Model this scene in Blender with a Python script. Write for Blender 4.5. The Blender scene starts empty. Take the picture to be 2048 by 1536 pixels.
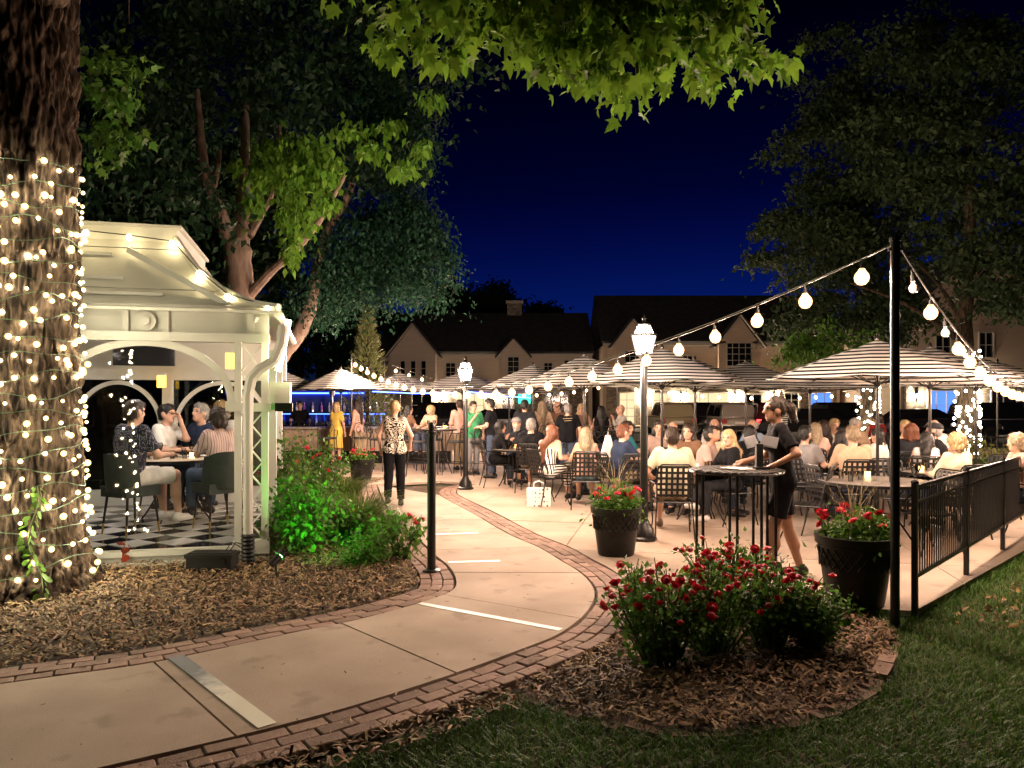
import bpy, bmesh, math, random
import numpy as np
from mathutils import Vector, Matrix, noise as mn
random.seed(7); rng = np.random.default_rng(7)
R = math.radians; PI = math.pi
sc = bpy.context.scene; COL = sc.collection
# ---------------------------------------------------------------- camera, sky, exposure
F, HC, HY = 1500., 1.65, 805.           # focal length in photo pixels, eye height, horizon row
cam_d = bpy.data.cameras.new('camera'); cam = bpy.data.objects.new('camera', cam_d); COL.objects.link(cam)
cam.location = (0, 0, HC); cam.rotation_euler = (R(90), 0, 0)
cam_d.sensor_width = 36; cam_d.lens = F/2048*36; cam_d.shift_y = (HY-768)/2048; cam_d.clip_end = 3000; cam_d.clip_start = .05
sc.camera = cam
w = bpy.data.worlds.new('World'); sc.world = w; w.use_nodes = True
nt = w.node_tree; bg = nt.nodes['Background']
sky = nt.nodes.new('ShaderNodeTexSky'); sky.sky_type = 'NISHITA'; sky.sun_disc = False
SKYK = 5.
sky.sun_elevation = R(-5.5); sky.sun_rotation = R(20); sky.altitude = 200; sky.ozone_density = 6; sky.dust_density = .3
tint = nt.nodes.new('ShaderNodeMix'); tint.data_type = 'RGBA'; tint.blend_type = 'MULTIPLY'; tint.inputs[0].default_value = 1
tint.inputs[7].default_value = (.13, .38, 1.0, 1)
nt.links.new(sky.outputs[0], tint.inputs[6])
wtc = nt.nodes.new('ShaderNodeTexCoord'); wsx = nt.nodes.new('ShaderNodeSeparateXYZ'); wrp = nt.nodes.new('ShaderNodeValToRGB'); nt.links.new(wtc.outputs['Generated'], wsx.inputs[0]); nt.links.new(wsx.outputs[2], wrp.inputs[0])
we = wrp.color_ramp.elements; we[0].position = .06; we[0].color = (2.4, 3.4, 2.9, 1); we[1].position = .48; we[1].color = (.06, .05, .12, 1); we_ = wrp.color_ramp.elements.new(.27); we_.color = (.65, .7, .85, 1)
fade = nt.nodes.new('ShaderNodeMix'); fade.data_type = 'RGBA'; fade.blend_type = 'MULTIPLY'; fade.inputs[0].default_value = 1; nt.links.new(tint.outputs[2], fade.inputs[6]); nt.links.new(wrp.outputs[0], fade.inputs[7]); nt.links.new(fade.outputs[2], bg.inputs[0]); bg.inputs[1].default_value = .15*SKYK
vs = sc.view_settings; vs.view_transform = 'Standard'; vs.look = 'None'; vs.exposure = .42; vs.gamma = 1; vs.use_curve_mapping = False
cy = sc.cycles; cy.use_denoising = True; cy.max_bounces = 7; cy.diffuse_bounces = 3; cy.glossy_bounces = 3; cy.transmission_bounces = 4
cy.transparent_max_bounces = 12; cy.sample_clamp_indirect = 2.5; cy.caustics_reflective = False; cy.caustics_refractive = False
cy.use_light_tree = True
# ---------------------------------------------------------------- helpers
def G(px, py, z=0):
    Y = F*(HC-z)/(py-HY); return Vector(((px-1024)/F*Y, Y, z))
def P(px, py, Y): return Vector(((px-1024)/F*Y, Y, HC+(HY-py)/F*Y))
def XX(px, Y): return (px-1024)/F*Y
def tag(o, label=None, cat=None, group=None, kind=None):
    if label: o['label'] = label
    if cat: o['category'] = cat
    if group: o['group'] = group
    if kind: o['kind'] = kind
    return o
def thing(name, label, cat, loc=(0, 0, 0), rz=0, group=None):
    o = bpy.data.objects.new(name, None); o.empty_display_size = .1; COL.objects.link(o)
    o.location = loc; o.rotation_euler = (0, 0, rz); return tag(o, label, cat, group)
def link(name, me, parent=None, loc=None):
    o = bpy.data.objects.new(name, me); COL.objects.link(o)
    if parent: o.parent = parent
    if loc is not None: o.location = loc
    return o
def inst(src, parent, loc=None, rot=None, scale=None):
    c = src.copy(); COL.objects.link(c); c.parent = parent
    if loc is not None: c.location = loc
    if rot is not None: c.rotation_euler = rot
    if scale is not None: c.scale = scale
    return c
KIDS = {}
def dup(root, loc, rz=0, label=None, group=None):
    def rec(o, par):
        c = o.copy(); COL.objects.link(c); c.parent = par
        for ch in kids(o): rec(ch, c)
        return c
    r = rec(root, None); r.location = loc; r.rotation_euler = (0, 0, rz)
    if label: r['label'] = label
    if group: r['group'] = group
    return r
def kids(o):
    if o.name not in KIDS: KIDS[o.name] = list(o.children)
    return KIDS[o.name]
def frame(d):
    d = Vector(d).normalized(); a = Vector((0, 0, 1)) if abs(d.z) < .9 else Vector((1, 0, 0))
    u = d.cross(a).normalized(); return u, u.cross(d).normalized()
class MB:
    def __init__(s): s.v = []; s.f = []; s.m = []
    def add(s, vs, fs, mi=0):
        b = len(s.v); s.v += [tuple(v) for v in vs]; s.f += [tuple(i+b for i in f) for f in fs]; s.m += [mi]*len(fs); return s
    def box(s, c, d, rz=0, mi=0, mat=None):
        x, y, z = d[0]/2, d[1]/2, d[2]/2; vs = [Vector((a*x, b*y, e*z)) for a in (-1, 1) for b in (-1, 1) for e in (-1, 1)]
        m = mat if mat else Matrix.Rotation(rz, 3, 'Z')
        return s.add([m @ v + Vector(c) for v in vs], [(0, 1, 3, 2), (4, 6, 7, 5), (0, 4, 5, 1), (2, 3, 7, 6), (0, 2, 6, 4), (1, 5, 7, 3)], mi)
    def beam(s, a, b, w, h, mi=0, up=(0, 0, 1)):
        a = Vector(a); b = Vector(b); d = (b-a).normalized(); u = d.cross(Vector(up))
        u = u.normalized() if u.length > 1e-4 else Vector((1, 0, 0)); v = u.cross(d)
        vs = [p+u*i*w/2+v*j*h/2 for p in (a, b) for i in (-1, 1) for j in (-1, 1)]
        return s.add(vs, [(0, 1, 3, 2), (4, 6, 7, 5), (0, 4, 5, 1), (2, 3, 7, 6), (0, 2, 6, 4), (1, 5, 7, 3)], mi)
    def tube(s, pts, r, n=6, mi=0, cap=True):
        pts = [Vector(p) for p in pts]; k = len(pts); rr = r if isinstance(r, (list, tuple)) else [r]*k
        u, v = frame(pts[1]-pts[0]); vs = []
        for i, p in enumerate(pts):
            t = (pts[min(i+1, k-1)]-pts[max(i-1, 0)]).normalized(); u = (u-t*u.dot(t)).normalized(); v = t.cross(u)
            vs += [p+(u*math.cos(2*PI*j/n)+v*math.sin(2*PI*j/n))*rr[i] for j in range(n)]
        fs = [(i*n+j, i*n+(j+1) % n, (i+1)*n+(j+1) % n, (i+1)*n+j) for i in range(k-1) for j in range(n)]
        if cap: fs += [tuple(range(n-1, -1, -1)), tuple((k-1)*n+j for j in range(n))]
        return s.add(vs, fs, mi)
    def lathe(s, prof, n=12, c=(0, 0, 0), mi=0, sx=1, sy=1, cap=True, ph=0):
        c = Vector(c); vs = []; k = len(prof)
        for r, z in prof: vs += [c+Vector((r*sx*math.cos(2*PI*j/n+ph), r*sy*math.sin(2*PI*j/n+ph), z)) for j in range(n)]
        fs = [(i*n+j, i*n+(j+1) % n, (i+1)*n+(j+1) % n, (i+1)*n+j) for i in range(k-1) for j in range(n)]
        if cap: fs += [tuple(range(n-1, -1, -1)), tuple((k-1)*n+j for j in range(n))]
        return s.add(vs, fs, mi)
    def sph(s, c, r, n=10, m=7, mi=0):
        r = r if isinstance(r, (tuple, list)) else (r, r, r); c = Vector(c)
        vs = [c+Vector((0, 0, -r[2]))]
        for i in range(1, m):
            a = PI*i/m; vs += [c+Vector((r[0]*math.sin(a)*math.cos(2*PI*j/n), r[1]*math.sin(a)*math.sin(2*PI*j/n), -r[2]*math.cos(a))) for j in range(n)]
        vs.append(c+Vector((0, 0, r[2]))); L = len(vs)-1
        fs = [(0, 1+(j+1) % n, 1+j) for j in range(n)]
        fs += [(1+i*n+j, 1+i*n+(j+1) % n, 1+(i+1)*n+(j+1) % n, 1+(i+1)*n+j) for i in range(m-2) for j in range(n)]
        fs += [(L, 1+(m-2)*n+j, 1+(m-2)*n+(j+1) % n) for j in range(n)]
        return s.add(vs, fs, mi)
    def prism(s, poly, z0, z1, mi=0, axis='z', o=(0, 0, 0)):
        n = len(poly); o = Vector(o)
        def q(p, z): return o+(Vector((p[0], p[1], z)) if axis == 'z' else Vector((p[0], z, p[1])) if axis == 'y' else Vector((z, p[0], p[1])))
        vs = [q(p, z0) for p in poly]+[q(p, z1) for p in poly]
        return s.add(vs, [tuple(range(n-1, -1, -1)), tuple(range(n, 2*n))]+[(i, (i+1) % n, n+(i+1) % n, n+i) for i in range(n)], mi)
    def mesh(s, mats, smooth=True, ang=38):
        me = bpy.data.meshes.new('m'); me.from_pydata(s.v, [], s.f)
        for m in (mats if isinstance(mats, (list, tuple)) else [mats]): me.materials.append(m)
        if any(s.m): me.polygons.foreach_set('material_index', s.m)
        if smooth:
            me.polygons.foreach_set('use_smooth', [True]*len(me.polygons)); me.set_sharp_from_angle(angle=R(ang))
        me.update(); return me
    def build(s, name, mats, parent=None, smooth=True, world=False, fix=True):
        if world and parent:
            M_ = (Matrix.Translation(parent.location) @ parent.rotation_euler.to_matrix().to_4x4()).inverted(); s.v = [tuple(M_ @ Vector(v)) for v in s.v]
        me = s.mesh(mats, smooth); 
        if fix:
            bm = bmesh.new(); bm.from_mesh(me); bmesh.ops.recalc_face_normals(bm, faces=bm.faces); bm.to_mesh(me); bm.free()
        return link(name, me, parent)
def npmesh(V, Fc, mat, smooth=False):
    me = bpy.data.meshes.new('m'); V = np.asarray(V, dtype=np.float32).reshape(-1, 3); Fc = np.asarray(Fc, dtype=np.int32); n, k = Fc.shape
    me.vertices.add(len(V)); me.vertices.foreach_set('co', V.ravel()); me.loops.add(n*k); me.loops.foreach_set('vertex_index', Fc.ravel())
    me.polygons.add(n); me.polygons.foreach_set('loop_start', np.arange(0, n*k, k, dtype=np.int32))
    if smooth: me.polygons.foreach_set('use_smooth', np.ones(n, dtype=bool))
    me.materials.append(mat); me.update(calc_edges=True); me.validate(); return me
def cat_rom(pts, step=.08):
    pts = [Vector(p[:2]) for p in pts]; out = []; n = len(pts)
    for i in range(n-1):
        p0, p1, p2, p3 = pts[max(i-1, 0)], pts[i], pts[i+1], pts[min(i+2, n-1)]; k = max(2, int((p2-p1).length/step))
        for j in range(k):
            t = j/k; out.append(.5*((2*p1)+(p2-p0)*t+(2*p0-5*p1+4*p2-p3)*t*t+(3*p1-p0-3*p2+p3)*t**3))
    out.append(pts[-1]); return out
def offs(c, d):
    out = []
    for i, p in enumerate(c):
        t = (c[min(i+1, len(c)-1)]-c[max(i-1, 0)]).normalized(); out.append(p+Vector((t.y, -t.x))*d)
    return out
def inpoly(X, Y, poly):
    ins = np.zeros(len(X), bool); n = len(poly)
    for i in range(n):
        x1, y1 = poly[i][0], poly[i][1]; x2, y2 = poly[(i+1) % n][0], poly[(i+1) % n][1]
        if y1 == y2: continue
        c = ((y1 > Y) != (y2 > Y)) & (X < (x2-x1)*(Y-y1)/(y2-y1)+x1); ins ^= c
    return ins
def clip(poly, cell):                      # polygon clipped by a convex ccw cell
    out = [tuple(p[:2]) for p in poly]
    for i in range(len(cell)):
        a = cell[i]; b = cell[(i+1) % len(cell)]; inp = out; out = []
        def side(p): return (b[0]-a[0])*(p[1]-a[1])-(b[1]-a[1])*(p[0]-a[0])
        for j in range(len(inp)):
            p, q = inp[j], inp[(j+1) % len(inp)]; sp, sq = side(p), side(q)
            if sp >= 0: out.append(p)
            if sp*sq < 0: t = sp/(sp-sq); out.append((p[0]+(q[0]-p[0])*t, p[1]+(q[1]-p[1])*t))
        if not out: return []
    return out
# ---------------------------------------------------------------- materials
MC = {}
def M(name, c=(.5, .5, .5), r=.6, m=0, c2=None, ns=6, st=(1, 1, 1), det=4, bump=0, bs=60, isl=0, obj=0, em=0, ec=None, trl=0, spec=.4, lo=.35, hi=.65, coord='Object', rad=0):
    if name in MC: return MC[name]
    mt = bpy.data.materials.new(name); mt.use_nodes = True; MC[name] = mt; n = mt.node_tree.nodes; L = mt.node_tree.links
    b = n['Principled BSDF']; b.inputs['Roughness'].default_value = r; b.inputs['Metallic'].default_value = m; b.inputs['Specular IOR Level'].default_value = spec
    b.inputs['Base Color'].default_value = (*c, 1); out = None
    tc = n.new('ShaderNodeTexCoord'); mp = n.new('ShaderNodeMapping'); mp.inputs['Scale'].default_value = st; L.new(tc.outputs[coord], mp.inputs[0])
    if c2:
        no = n.new('ShaderNodeTexNoise'); no.inputs['Scale'].default_value = ns; no.inputs['Detail'].default_value = det; L.new(mp.outputs[0], no.inputs[0])
        cr = n.new('ShaderNodeValToRGB'); cr.color_ramp.elements[0].position = lo; cr.color_ramp.elements[1].position = hi
        cr.color_ramp.elements[0].color = (*c, 1); cr.color_ramp.elements[1].color = (*c2, 1); L.new(no.outputs[0], cr.inputs[0]); out = cr.outputs[0]
    if isl or obj:
        hs = n.new('ShaderNodeHueSaturation'); hs.inputs['Color'].default_value = (*c, 1)
        if out: L.new(out, hs.inputs['Color'])
        if isl: src = n.new('ShaderNodeNewGeometry').outputs['Random Per Island']
        else: src = n.new('ShaderNodeObjectInfo').outputs['Random']
        k = isl or obj; mr = n.new('ShaderNodeMapRange'); mr.inputs[3].default_value = 1-k; mr.inputs[4].default_value = 1+k; L.new(src, mr.inputs[0]); L.new(mr.outputs[0], hs.inputs['Value'])
        wn = n.new('ShaderNodeTexWhiteNoise'); wn.noise_dimensions = '1D'; L.new(src, wn.inputs['W']); m2 = n.new('ShaderNodeMapRange'); m2.inputs[3].default_value = .5-.03*k; m2.inputs[4].default_value = .5+.03*k
        L.new(wn.outputs['Value'], m2.inputs[0]); L.new(m2.outputs[0], hs.inputs['Hue']); out = hs.outputs[0]
    if out: L.new(out, b.inputs['Base Color'])
    if bump:
        n2 = n.new('ShaderNodeTexNoise'); n2.inputs['Scale'].default_value = bs; n2.inputs['Detail'].default_value = 5; L.new(mp.outputs[0], n2.inputs[0])
        bp = n.new('ShaderNodeBump'); bp.inputs['Strength'].default_value = bump; bp.inputs['Distance'].default_value = .01; L.new(n2.outputs[0], bp.inputs['Height']); L.new(bp.outputs[0], b.inputs['Normal'])
    if em:
        b.inputs['Emission Color'].default_value = (*(ec or c), 1); b.inputs['Emission Strength'].default_value = em; mt.cycles.emission_sampling = 'FRONT'
    if trl:
        t = n.new('ShaderNodeBsdfTranslucent'); t.inputs[0].default_value = (*c, 1)
        if out: L.new(out, t.inputs[0])
        mx = n.new('ShaderNodeMixShader'); mx.inputs[0].default_value = trl; L.new(b.outputs[0], mx.inputs[1]); L.new(t.outputs[0], mx.inputs[2]); L.new(mx.outputs[0], n['Material Output'].inputs[0])
    return mt
def glow(name, c, s):
    if name in MC: return MC[name]
    mt = bpy.data.materials.new(name); mt.use_nodes = True; MC[name] = mt; n = mt.node_tree.nodes; n.remove(n['Principled BSDF'])
    e = n.new('ShaderNodeEmission'); e.inputs[0].default_value = (*c, 1); e.inputs[1].default_value = s; mt.node_tree.links.new(e.outputs[0], n['Material Output'].inputs[0])
    mt.cycles.emission_sampling = 'FRONT'; return mt
def glass(name, tintc=(.93, .96, .95), ior=1.5, rough=0.):
    if name in MC: return MC[name]
    mt = bpy.data.materials.new(name); mt.use_nodes = True; MC[name] = mt; n = mt.node_tree.nodes; L = mt.node_tree.links; n.remove(n['Principled BSDF'])
    t = n.new('ShaderNodeBsdfTransparent'); t.inputs[0].default_value = (*tintc, 1); g = n.new('ShaderNodeBsdfGlossy'); g.inputs[1].default_value = rough
    f = n.new('ShaderNodeFresnel'); f.inputs[0].default_value = ior; mx = n.new('ShaderNodeMixShader')
    L.new(f.outputs[0], mx.inputs[0]); L.new(t.outputs[0], mx.inputs[1]); L.new(g.outputs[0], mx.inputs[2]); L.new(mx.outputs[0], n['Material Output'].inputs[0]); return mt
def pattern(name, c1, c2, kind, sc_=10, axis=0, duty=.5, r=.75, warp=0.):
    """flat printed cloth: stripes / dots / swirl / rings"""
    if name in MC: return MC[name]
    mt = M(name, c1, r, spec=.08); n = mt.node_tree.nodes; L = mt.node_tree.links; b = n['Principled BSDF']; tc = n.new('ShaderNodeTexCoord')
    def math_(op, a, v=None):
        x = n.new('ShaderNodeMath'); x.operation = op; L.new(a, x.inputs[0])
        if v is not None:
            if isinstance(v, (int, float)): x.inputs[1].default_value = v
            else: L.new(v, x.inputs[1])
        return x.outputs[0]
    if kind == 'stripes':
        sp = n.new('ShaderNodeSeparateXYZ'); L.new(tc.outputs['Object'], sp.inputs[0]); src = sp.outputs[axis]
        if warp:
            no = n.new('ShaderNodeTexNoise'); no.inputs['Scale'].default_value = 3; L.new(tc.outputs['Object'], no.inputs[0]); src = math_('ADD', src, math_('MULTIPLY', no.outputs[0], warp))
        fac = math_('LESS_THAN', math_('FRACT', math_('MULTIPLY', src, sc_)), duty)
    elif kind == 'dots':
        v = n.new('ShaderNodeTexVoronoi'); v.inputs['Scale'].default_value = sc_; v.inputs['Randomness'].default_value = .35; L.new(tc.outputs['Object'], v.inputs[0]); fac = math_('LESS_THAN', v.outputs['Distance'], duty)
    else:
        no = n.new('ShaderNodeTexNoise'); no.inputs['Scale'].default_value = sc_; no.inputs['Detail'].default_value = 1.5; no.inputs['Distortion'].default_value = 2.2 if kind == 'swirl' else .5
        L.new(tc.outputs['Object'], no.inputs[0]); fac = math_('LESS_THAN', math_('FRACT', math_('MULTIPLY', no.outputs[0], 9 if kind == 'swirl' else 5)), duty)
    mx = n.new('ShaderNodeMix'); mx.data_type = 'RGBA'; mx.inputs[6].default_value = (*c1, 1); mx.inputs[7].default_value = (*c2, 1); L.new(fac, mx.inputs[0]); L.new(mx.outputs[2], b.inputs['Base Color']); return mt
iron = M('black_iron', (.006, .006, .0065), .35, 0, c2=(.012, .0115, .011), ns=30, spec=.4)
cream = M('cream_paint', (.46, .455, .405), .5, c2=(.53, .525, .47), ns=1.5, bump=.12, bs=25)
white_p = M('white_paint', (.75, .74, .70), .5, c2=(.68, .66, .6), ns=3)
concrete = M('concrete', (.43, .34, .27), .85, c2=(.27, .205, .155), ns=1.3, det=10, bump=.5, bs=220, lo=.32, hi=.78, obj=.07, coord='Object')
def speckle(mt, scale, thr, col, amt, det=6):
    n = mt.node_tree.nodes; L = mt.node_tree.links; b = n['Principled BSDF']; src = b.inputs['Base Color'].links[0].from_socket; tc = n.new('ShaderNodeTexCoord'); no = n.new('ShaderNodeTexNoise'); no.inputs['Scale'].default_value = scale; no.inputs['Detail'].default_value = det; L.new(tc.outputs['Object'], no.inputs[0])
    mr = n.new('ShaderNodeMapRange'); mr.inputs[1].default_value = thr; mr.inputs[2].default_value = thr+.08; mr.inputs[4].default_value = amt; L.new(no.outputs[0], mr.inputs[0]); mx = n.new('ShaderNodeMix'); mx.data_type = 'RGBA'; mx.inputs[7].default_value = (*col, 1); L.new(mr.outputs[0], mx.inputs[0]); L.new(src, mx.inputs[6]); L.new(mx.outputs[2], b.inputs['Base Color'])
speckle(concrete, 3.2, .60, (.17, .13, .10), .45, 9); speckle(concrete, 75, .66, (.12, .09, .07), .55, 2); speckle(concrete, 17, .70, (.10, .075, .06), .6, 4)
brickm = M('brick_paver', (.20, .125, .095), .85, c2=(.29, .195, .15), ns=11, det=6, bump=.5, bs=90, obj=.28)
soil = M('soil', (.035, .024, .016), .95, c2=(.075, .052, .034), ns=14, det=7, bump=.8, bs=50)
lawn_soil = M('lawn_soil', (.018, .026, .010), .95, c2=(.045, .04, .02), ns=5, det=7, bump=.8, bs=60)
mulchm = M('mulch_chip', (.23, .15, .082), .8, isl=.85, trl=0)
grassm = M('grass_blade', (.075, .165, .022), .5, isl=.5, trl=.3)
drym = M('dry_grass', (.22, .17, .07), .7, isl=.4, trl=.2)
leafm = M('leaf_green', (.080, .175, .026), .45, isl=.5, trl=.35, spec=.15)
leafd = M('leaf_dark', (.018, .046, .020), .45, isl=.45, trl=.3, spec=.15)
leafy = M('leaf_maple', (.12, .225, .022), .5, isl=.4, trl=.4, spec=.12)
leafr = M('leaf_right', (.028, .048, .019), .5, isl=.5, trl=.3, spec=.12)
rosem = M('rose_red', (.60, .018, .032), .5, isl=.35, trl=.2)
bark = M('bark', (.012, .008, .006), .95, c2=(.095, .064, .042), ns=9, st=(3, 3, .5), det=8, bump=1, bs=26, spec=.15, lo=.38, hi=.68)
bark2 = M('bark_smooth', (.15, .10, .075), .9, c2=(.26, .185, .14), ns=7, st=(2, 2, .4), det=8, bump=.9, bs=20)
potm = M('pot_black', (.007, .0065, .006), .45, c2=(.013, .012, .010), ns=20, spec=.3)
brass = M('brass', (.55, .38, .12), .3, 1)
steel = M('steel', (.55, .55, .56), .3, 1)
gl = glass('clear_glass'); dglass = M('dark_window', (.010, .013, .018), .08, spec=.8)
drink = glass('drink_glass', (.82, .84, .84), 1.6)
# ---------------------------------------------------------------- leaves
OVAL = (np.array([[0, 0, 0], [.27, .42, .07], [0, 1, -.08], [-.27, .42, .07]]), np.array([[0, 1, 2], [0, 2, 3]]))
_mo = [(x_*.82, y_*1.05, z_) for x_, y_, z_ in [(0, 0, 0), (.16, .10, .02), (.50, .08, -.03), (.34, .30, .04), (.56, .55, -.08), (.26, .52, .05), (.20, .72, .02), (0, 1.02, -.14), (-.20, .72, .02), (-.26, .52, .05), (-.56, .55, -.08), (-.34, .30, .04), (-.50, .08, -.03), (-.16, .10, .02)]]
MAPLE = (np.array([(0, .35, .03)]+_mo), np.array([[0, 1+i, 1+(i+1) % 14] for i in range(14)]))
def leaves(C, size, mat, shape=OVAL, droop=.6, out=None, spread=1., sv=.35):
    C = np.asarray(C, float); N = len(C); t = rng.normal(size=(N, 3))*spread
    if out is not None: t += out
    t[:, 2] -= droop; t /= np.linalg.norm(t, axis=1)[:, None]+1e-9
    n = rng.normal(size=(N, 3))*.7; n[:, 2] += 1; n -= t*(n*t).sum(1)[:, None]; n /= np.linalg.norm(n, axis=1)[:, None]+1e-9; b = np.cross(t, n)
    s = size*(1+sv*rng.uniform(-1, 1, N)); lv, lf = shape; k = len(lv)
    V = C[:, None, :]+s[:, None, None]*(lv[None, :, 0:1]*b[:, None, :]+lv[None, :, 1:2]*t[:, None, :]+lv[None, :, 2:3]*n[:, None, :])
    Fc = (lf[None]+(np.arange(N)*k)[:, None, None]).reshape(-1, 3)
    return npmesh(V, Fc, mat), (t, n, b, s)
def clumps(cen, rad, n_cl, per, cr, flat=.6, shell=.5):
    """leaf positions: n_cl clumps in an ellipsoid, each a flattened cloud"""
    cen = np.array(cen); rad = np.array(rad); d = rng.normal(size=(n_cl, 3)); d /= np.linalg.norm(d, axis=1)[:, None]; r = rng.uniform(shell**3, 1, n_cl)**(1/3)
    cc = cen+d*r[:, None]*rad; sz = cr*rng.uniform(.6, 1.35, n_cl); o = rng.normal(size=(n_cl, per, 3))*.5; o[:, :, 2] *= flat
    o[:, :, 2] -= .35*(o[:, :, 0]**2+o[:, :, 1]**2)
    return (cc[:, None, :]+o*sz[:, None, None]).reshape(-1, 3)
def scatter(poly, dens):
    xs = [p[0] for p in poly]; ys = [p[1] for p in poly]; N = int((max(xs)-min(xs))*(max(ys)-min(ys))*dens)
    X = rng.uniform(min(xs), max(xs), N); Y = rng.uniform(min(ys), max(ys), N); k = inpoly(X, Y, poly); return X[k], Y[k]
def blades(X, Y, h, wd, mat, bend=.5, z0=0, hv=.5, Z=None):
    N = len(X); a = rng.uniform(0, 2*PI, N); hh = h*(1-hv*rng.uniform(0, 1, N)); d = np.stack([np.cos(a), np.sin(a), 0*a], 1); s = np.stack([-np.sin(a), np.cos(a), 0*a], 1)
    bb = bend*rng.uniform(.2, 1.3, N)*hh; B = np.stack([X, Y, (np.full(N, float(z0)) if Z is None else Z)], 1); V = []
    for t, ww in ((0, 1), (.45, .85), (.8, .5), (1, .08)):
        c = B+d*(bb*t*t)[:, None]; c[:, 2] += hh*(t-.35*bend*t*t); V += [c-s*(wd*ww/2), c+s*(wd*ww/2)]
    V = np.stack(V, 1); f = np.array([[0, 1, 3, 2], [2, 3, 5, 4], [4, 5, 7, 6]]); Fc = (f[None]+(np.arange(N)*8)[:, None, None]).reshape(-1, 4)
    return npmesh(V, Fc, mat)
# ================================================================ ground, path, patio
def sheet(name, poly, z, mat, kind='structure', th=None):
    mb = MB()
    if th: mb.prism([tuple(p[:2]) for p in poly], z-th, z)
    else: mb.add([(p[0], p[1], z) for p in poly], [tuple(range(len(poly)))])
    return tag(mb.build(name, mat, smooth=False), kind=kind)
sheet('ground', [(-400, -30), (400, -30), (400, 900), (-400, 900)], -.07, lawn_soil)
RE = cat_rom([(-3.9, 2.1), (-2.75, 2.82)]+[G(*p) for p in ((191, 1536), (472, 1471), (700, 1412), (912, 1345), (1048, 1296), (1118, 1267), (1167, 1230), (1188, 1195), (1184, 1171), (1160, 1145), (1118, 1119), (1076, 1094), (1017, 1068), (944, 1026), (895, 1000), (878, 989), (877, 981), (893, 973), (925, 967))])
LE = cat_rom([(-5.3, 3.2), (-4.2, 3.78)]+[G(*p) for p in ((0, 1368), (137, 1349), (308, 1324), (513, 1281), (609, 1260), (707, 1241), (804, 1216), (874, 1194), (905, 1180), (913, 1166), (909, 1148), (895, 1129), (874, 1112), (853, 1091), (832, 1073), (800, 1046), (780, 1022), (765, 995), (755, 970))])
def near(c, p): p = Vector(p[:2]); return min(range(len(c)), key=lambda i: (c[i]-p).length)
BW = .105
path = sheet('path', offs(LE, -.01)+offs(RE, .01)[::-1], -.055, soil)
joints = [((308, 1324), (472, 1471)), ((682, 1251), (909, 1345)), ((881, 1191), (1160, 1235)), ((912, 1143), (1153, 1145)), ((867, 1101), (1062, 1095)), ((825, 1068), (1017, 1067)), ((795, 1040), (960, 1040))]
ji = [(0, 0)]+[(near(LE, G(*a)), near(RE, G(*b))) for a, b in joints]+[(len(LE)-1, near(RE, G(879, 990)))]
for (l0, r0), (l1, r1) in zip(ji, ji[1:]):
    L_ = offs(LE, 0)[l0:l1+1]; R_ = offs(RE, -.0)[r0:r1+1]
    def cutend(c, e):   # pull slab ends back from the joint
        d = (c[1]-c[0]).normalized() if e == 0 else (c[-2]-c[-1]).normalized(); c[0 if e == 0 else -1] = c[0 if e == 0 else -1]+d*.007
    for c in (L_, R_): cutend(c, 0); cutend(c, 1)
    mb = MB(); mb.prism([tuple(p) for p in L_]+[tuple(p) for p in R_[::-1]], -.05, random.uniform(-.002, .002)); mb.build('slab', concrete, path, smooth=False)
def bricks(curve, sides, name, n_rows, keep=lambda p: True):
    st = tag(link(name, None), kind='structure') if False else None
    o = offs(curve, sides*.012); q = offs(curve, sides*(.02+n_rows*BW)); base = MB()
    for i in range(len(o)-1): base.add([(*o[i], -.03), (*o[i+1], -.03), (*q[i+1], -.03), (*q[i], -.03)], [(0, 1, 2, 3)])
    st = tag(base.build(name, soil, smooth=False), kind='structure'); bm = bmesh.new(); bmesh.ops.create_cube(bm, size=1); bmesh.ops.scale(bm, vec=(.196, .096, .065), verts=bm.verts)
    bmesh.ops.bevel(bm, geom=bm.edges[:], offset=.005, segments=1, affect='EDGES'); me = bpy.data.meshes.new('m'); bm.to_mesh(me); bm.free(); me.materials.append(brickm)
    for r in range(n_rows):
        c = offs(curve, sides*(.022+(r+.5)*BW)); acc = 0; nxt = .1+.1*(r % 2)+random.uniform(0, .03)
        for a, b in zip(c, c[1:]):
            seg = (b-a).length
            while seg > 0 and nxt <= acc+seg:
                p = a.lerp(b, (nxt-acc)/seg); nxt += .203
                if keep(p):
                    ob = link('brick', me, st, (p.x, p.y, -.036+random.uniform(-.005, .004))); d = b-a
                    ob.rotation_euler = (random.gauss(0, .012), random.gauss(0, .012), math.atan2(d.y, d.x)+random.gauss(0, .012)); ob.scale = (random.uniform(.97, 1), random.uniform(.96, 1.0), 1)
            acc += seg
    return st
bricks(RE, 1, 'brick_border', 3); bricks(LE, -1, 'brick_border', 3)
LO = offs(LE, -.35); RO = offs(RE, .35)
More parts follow.
